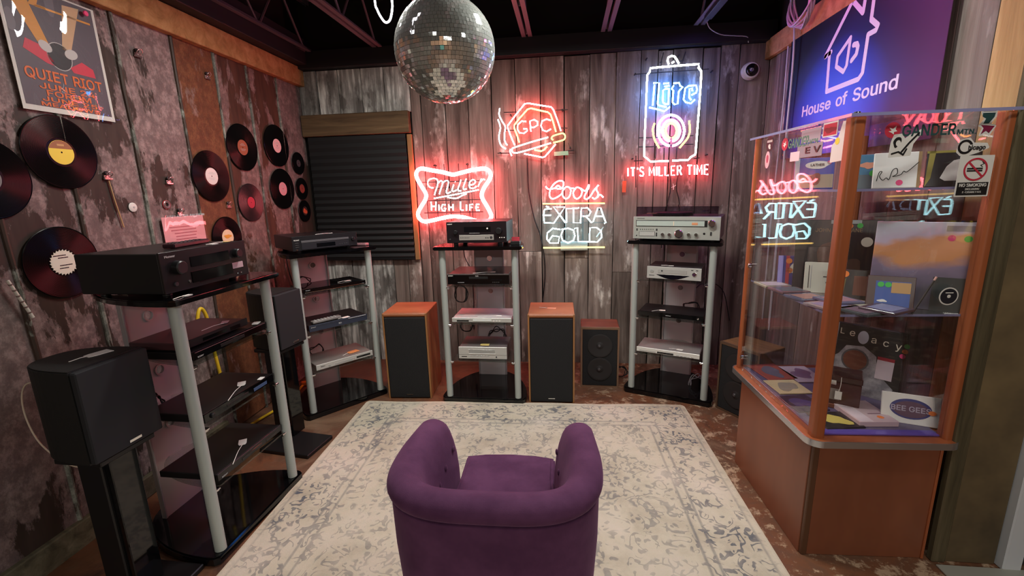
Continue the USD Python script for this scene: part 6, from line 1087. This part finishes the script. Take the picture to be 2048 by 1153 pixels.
sticker('store_sticker', 'clear sticker with a red goose emblem and the words Gander Mtn on the front pane', 'sticker', 1.20, 1.635, [('emblem', disc2(-.122, .010, .025, 32), SR), ('emblem', xf(prism(GOOSE, .0005), None, (-.122, -.0012, .010)), SW), ('lettering', text('GANDER', .034, .165, (-.092, -.010), True), STL), ('lettering', text('MTN.', .015, .058, (.078, -.010), True), STL)])
sticker('team_sticker', 'teal over maroon letter sticker at the upper right of the front pane', 'sticker', 1.365, 1.655, [('outline', Polygon([(-.020, .035), (.022, .035), (.022, .022), (.008, -.002), (.026, -.008), (.012, -.034), (.002, -.028), (-.016, -.036), (-.010, -.012), (-.022, -.006), (-.008, .014)]).buffer(.003), SW), ('upper_shape', Polygon([(-.018, .033), (.020, .033), (.018, .020), (.004, .0), (-.012, .0), (-.006, .016), (-.018, .022)]), STL, .0006), ('lower_shape', Polygon([(-.018, -.004), (.024, -.008), (.010, -.030), (.0, -.022), (-.014, -.033), (-.008, -.014)]), mat('sticker_maroon', (112, 26, 58), .4), .0006)])
sticker('band_sticker', 'black script logo sticker reading Chicago on the front pane', 'sticker', 1.335, 1.585, [('outline', Polygon([(-.045, -.016), (-.04, .018), (-.014, .024), (0, .008), (.040, .006), (.046, -.004), (.02, -.016), (-.012, -.026), (-.034, -.026)]).buffer(.004), SW), ('big_letter', disc2(-.024, -.001, .023, 28).difference(disc2(-.024, -.001, .016, 28)).difference(sbox(-.018, -.008, .01, .006)), SK, .0008), ('lettering', text('hicago', .013, .052, (-.014, -.010), True), SK, .0008)])
sticker('portrait_sticker', 'black and white figure sticker with a raised arm on the front pane', 'sticker', 1.115, 1.595, [('outline', Polygon([(-.036, -.034), (-.034, .01), (-.028, .032), (-.006, .034), (.004, .016), (.02, .03), (.052, .046), (.05, .036), (.03, .006), (.026, -.03)]).buffer(.004), SW), ('dark_shape', blob2(-.018, .012, .012, .016, 31, amp=.2).difference(ell2(-.014, .008, .008, .010)), SK, .0008), ('dark_shape', LineString([(.0, -.02), (.02, .008), (.046, .038)]).buffer(.003), SK, .0008), ('dark_shape', LineString([(-.03, -.026), (-.01, -.02), (.006, -.03), (.014, -.012)]).buffer(.0026), SK, .0008)])
sticker('record_sticker', 'round black record sticker with a white rim low on the right of the front pane', 'sticker', 1.345, 1.077, [('rim', disc2(0, 0, .032, 36), SW), ('disc', disc2(0, 0, .0275, 36), mat('sticker_navy', (30, 32, 40), .4), .0006), ('centre', disc2(0, 0, .006, 20), SW, .0012), ('print', sbox(-.013, .011, .013, .0145), SW, .0012)])
def side_sticker(name, label, cat, y, z, decos):
    t = thing(name, label, cat, (*incase(CX0 + .0068, y), z), 270 + CR)
    for dco in decos:
        nm, g, mm = dco[:3]; lift = dco[3] if len(dco) > 3 else 0
        part(t, nm, xf(prism(g, .0005), None, (0, -.0006 - lift, 0)) if not isinstance(g, tuple) else xf(g, None, (0, -.0002 - lift, 0)), mm)
side_sticker('round_sticker', 'round black and white sticker at the top left of the left pane', 'sticker', -1.47, 1.66, [('disc', disc2(0, 0, .034, 30), SK), ('print', sbox(-.024, .006, .024, .016), SW, .0006), ('print', blob2(0, -.012, .012, .010, 5), SW, .0006)])
side_sticker('oval_sticker', 'pink oval sticker under the round one on the left pane', 'sticker', -1.46, 1.59, [('oval', ell2(0, 0, .022, .038), mat('oval_pink', (226, 168, 176), .4)), ('print', ell2(0, .004, .010, .018), mat('oval_print', (170, 70, 92), .4), .0006)])
side_sticker('store_sticker', 'red goose and green Gander Mtn sticker on the left pane', 'sticker', -1.72, 1.635, [('emblem', disc2(-.115, .010, .026, 30), SR), ('emblem', xf(prism(GOOSE, .0005), None, (-.115, -.0012, .010)), SW), ('lettering', text('GANDER', .036, .15, (-.084, -.010), True), mat('sticker_green', (66, 124, 104), .4)), ('lettering', text('MTN.', .016, .06, (.072, -.006), True), mat('sticker_green', (66, 124, 104), .4))])
side_sticker('grey_sticker', 'block of grey stickers behind the goose sticker on the left pane', 'sticker', -1.83, 1.625, [('patch', sbox(-.10, .01, .03, .06), mat('patch_grey', (150, 146, 156), .4)), ('patch', sbox(-.12, -.045, .05, .005), mat('patch_grey2', (132, 130, 138), .4)), ('patch', sbox(-.17, -.055, -.10, -.018), mat('patch_pink', (222, 190, 196), .4), .0006), ('print', text('E V', .022, .10, (-.06, -.03), True), SK, .0008)])
side_sticker('red_sticker', 'red sticker with a white rim at the upper right of the left pane', 'sticker', -1.92, 1.665, [('rim', sbox(-.045, -.02, .035, .024).buffer(.003), SW), ('field', sbox(-.043, -.018, .033, .022), SR, .0006), ('print', blob2(-.005, .0, .026, .012, 4, amp=.4), mat('red_dark', (120, 30, 40), .4), .0012)])
side_sticker('white_sticker', 'large pale paper with a yellow spot beside the corner post on the left pane', 'sticker', -1.985, 1.61, [('sheet', Polygon([(-.05, -.06), (.03, -.055), (.03, .075), (.0, .075), (-.02, .02), (-.05, .0)]), SW), ('spot', disc2(-.02, .012, .012), mat('spot_yellow', (226, 200, 60), .4), .0006)])
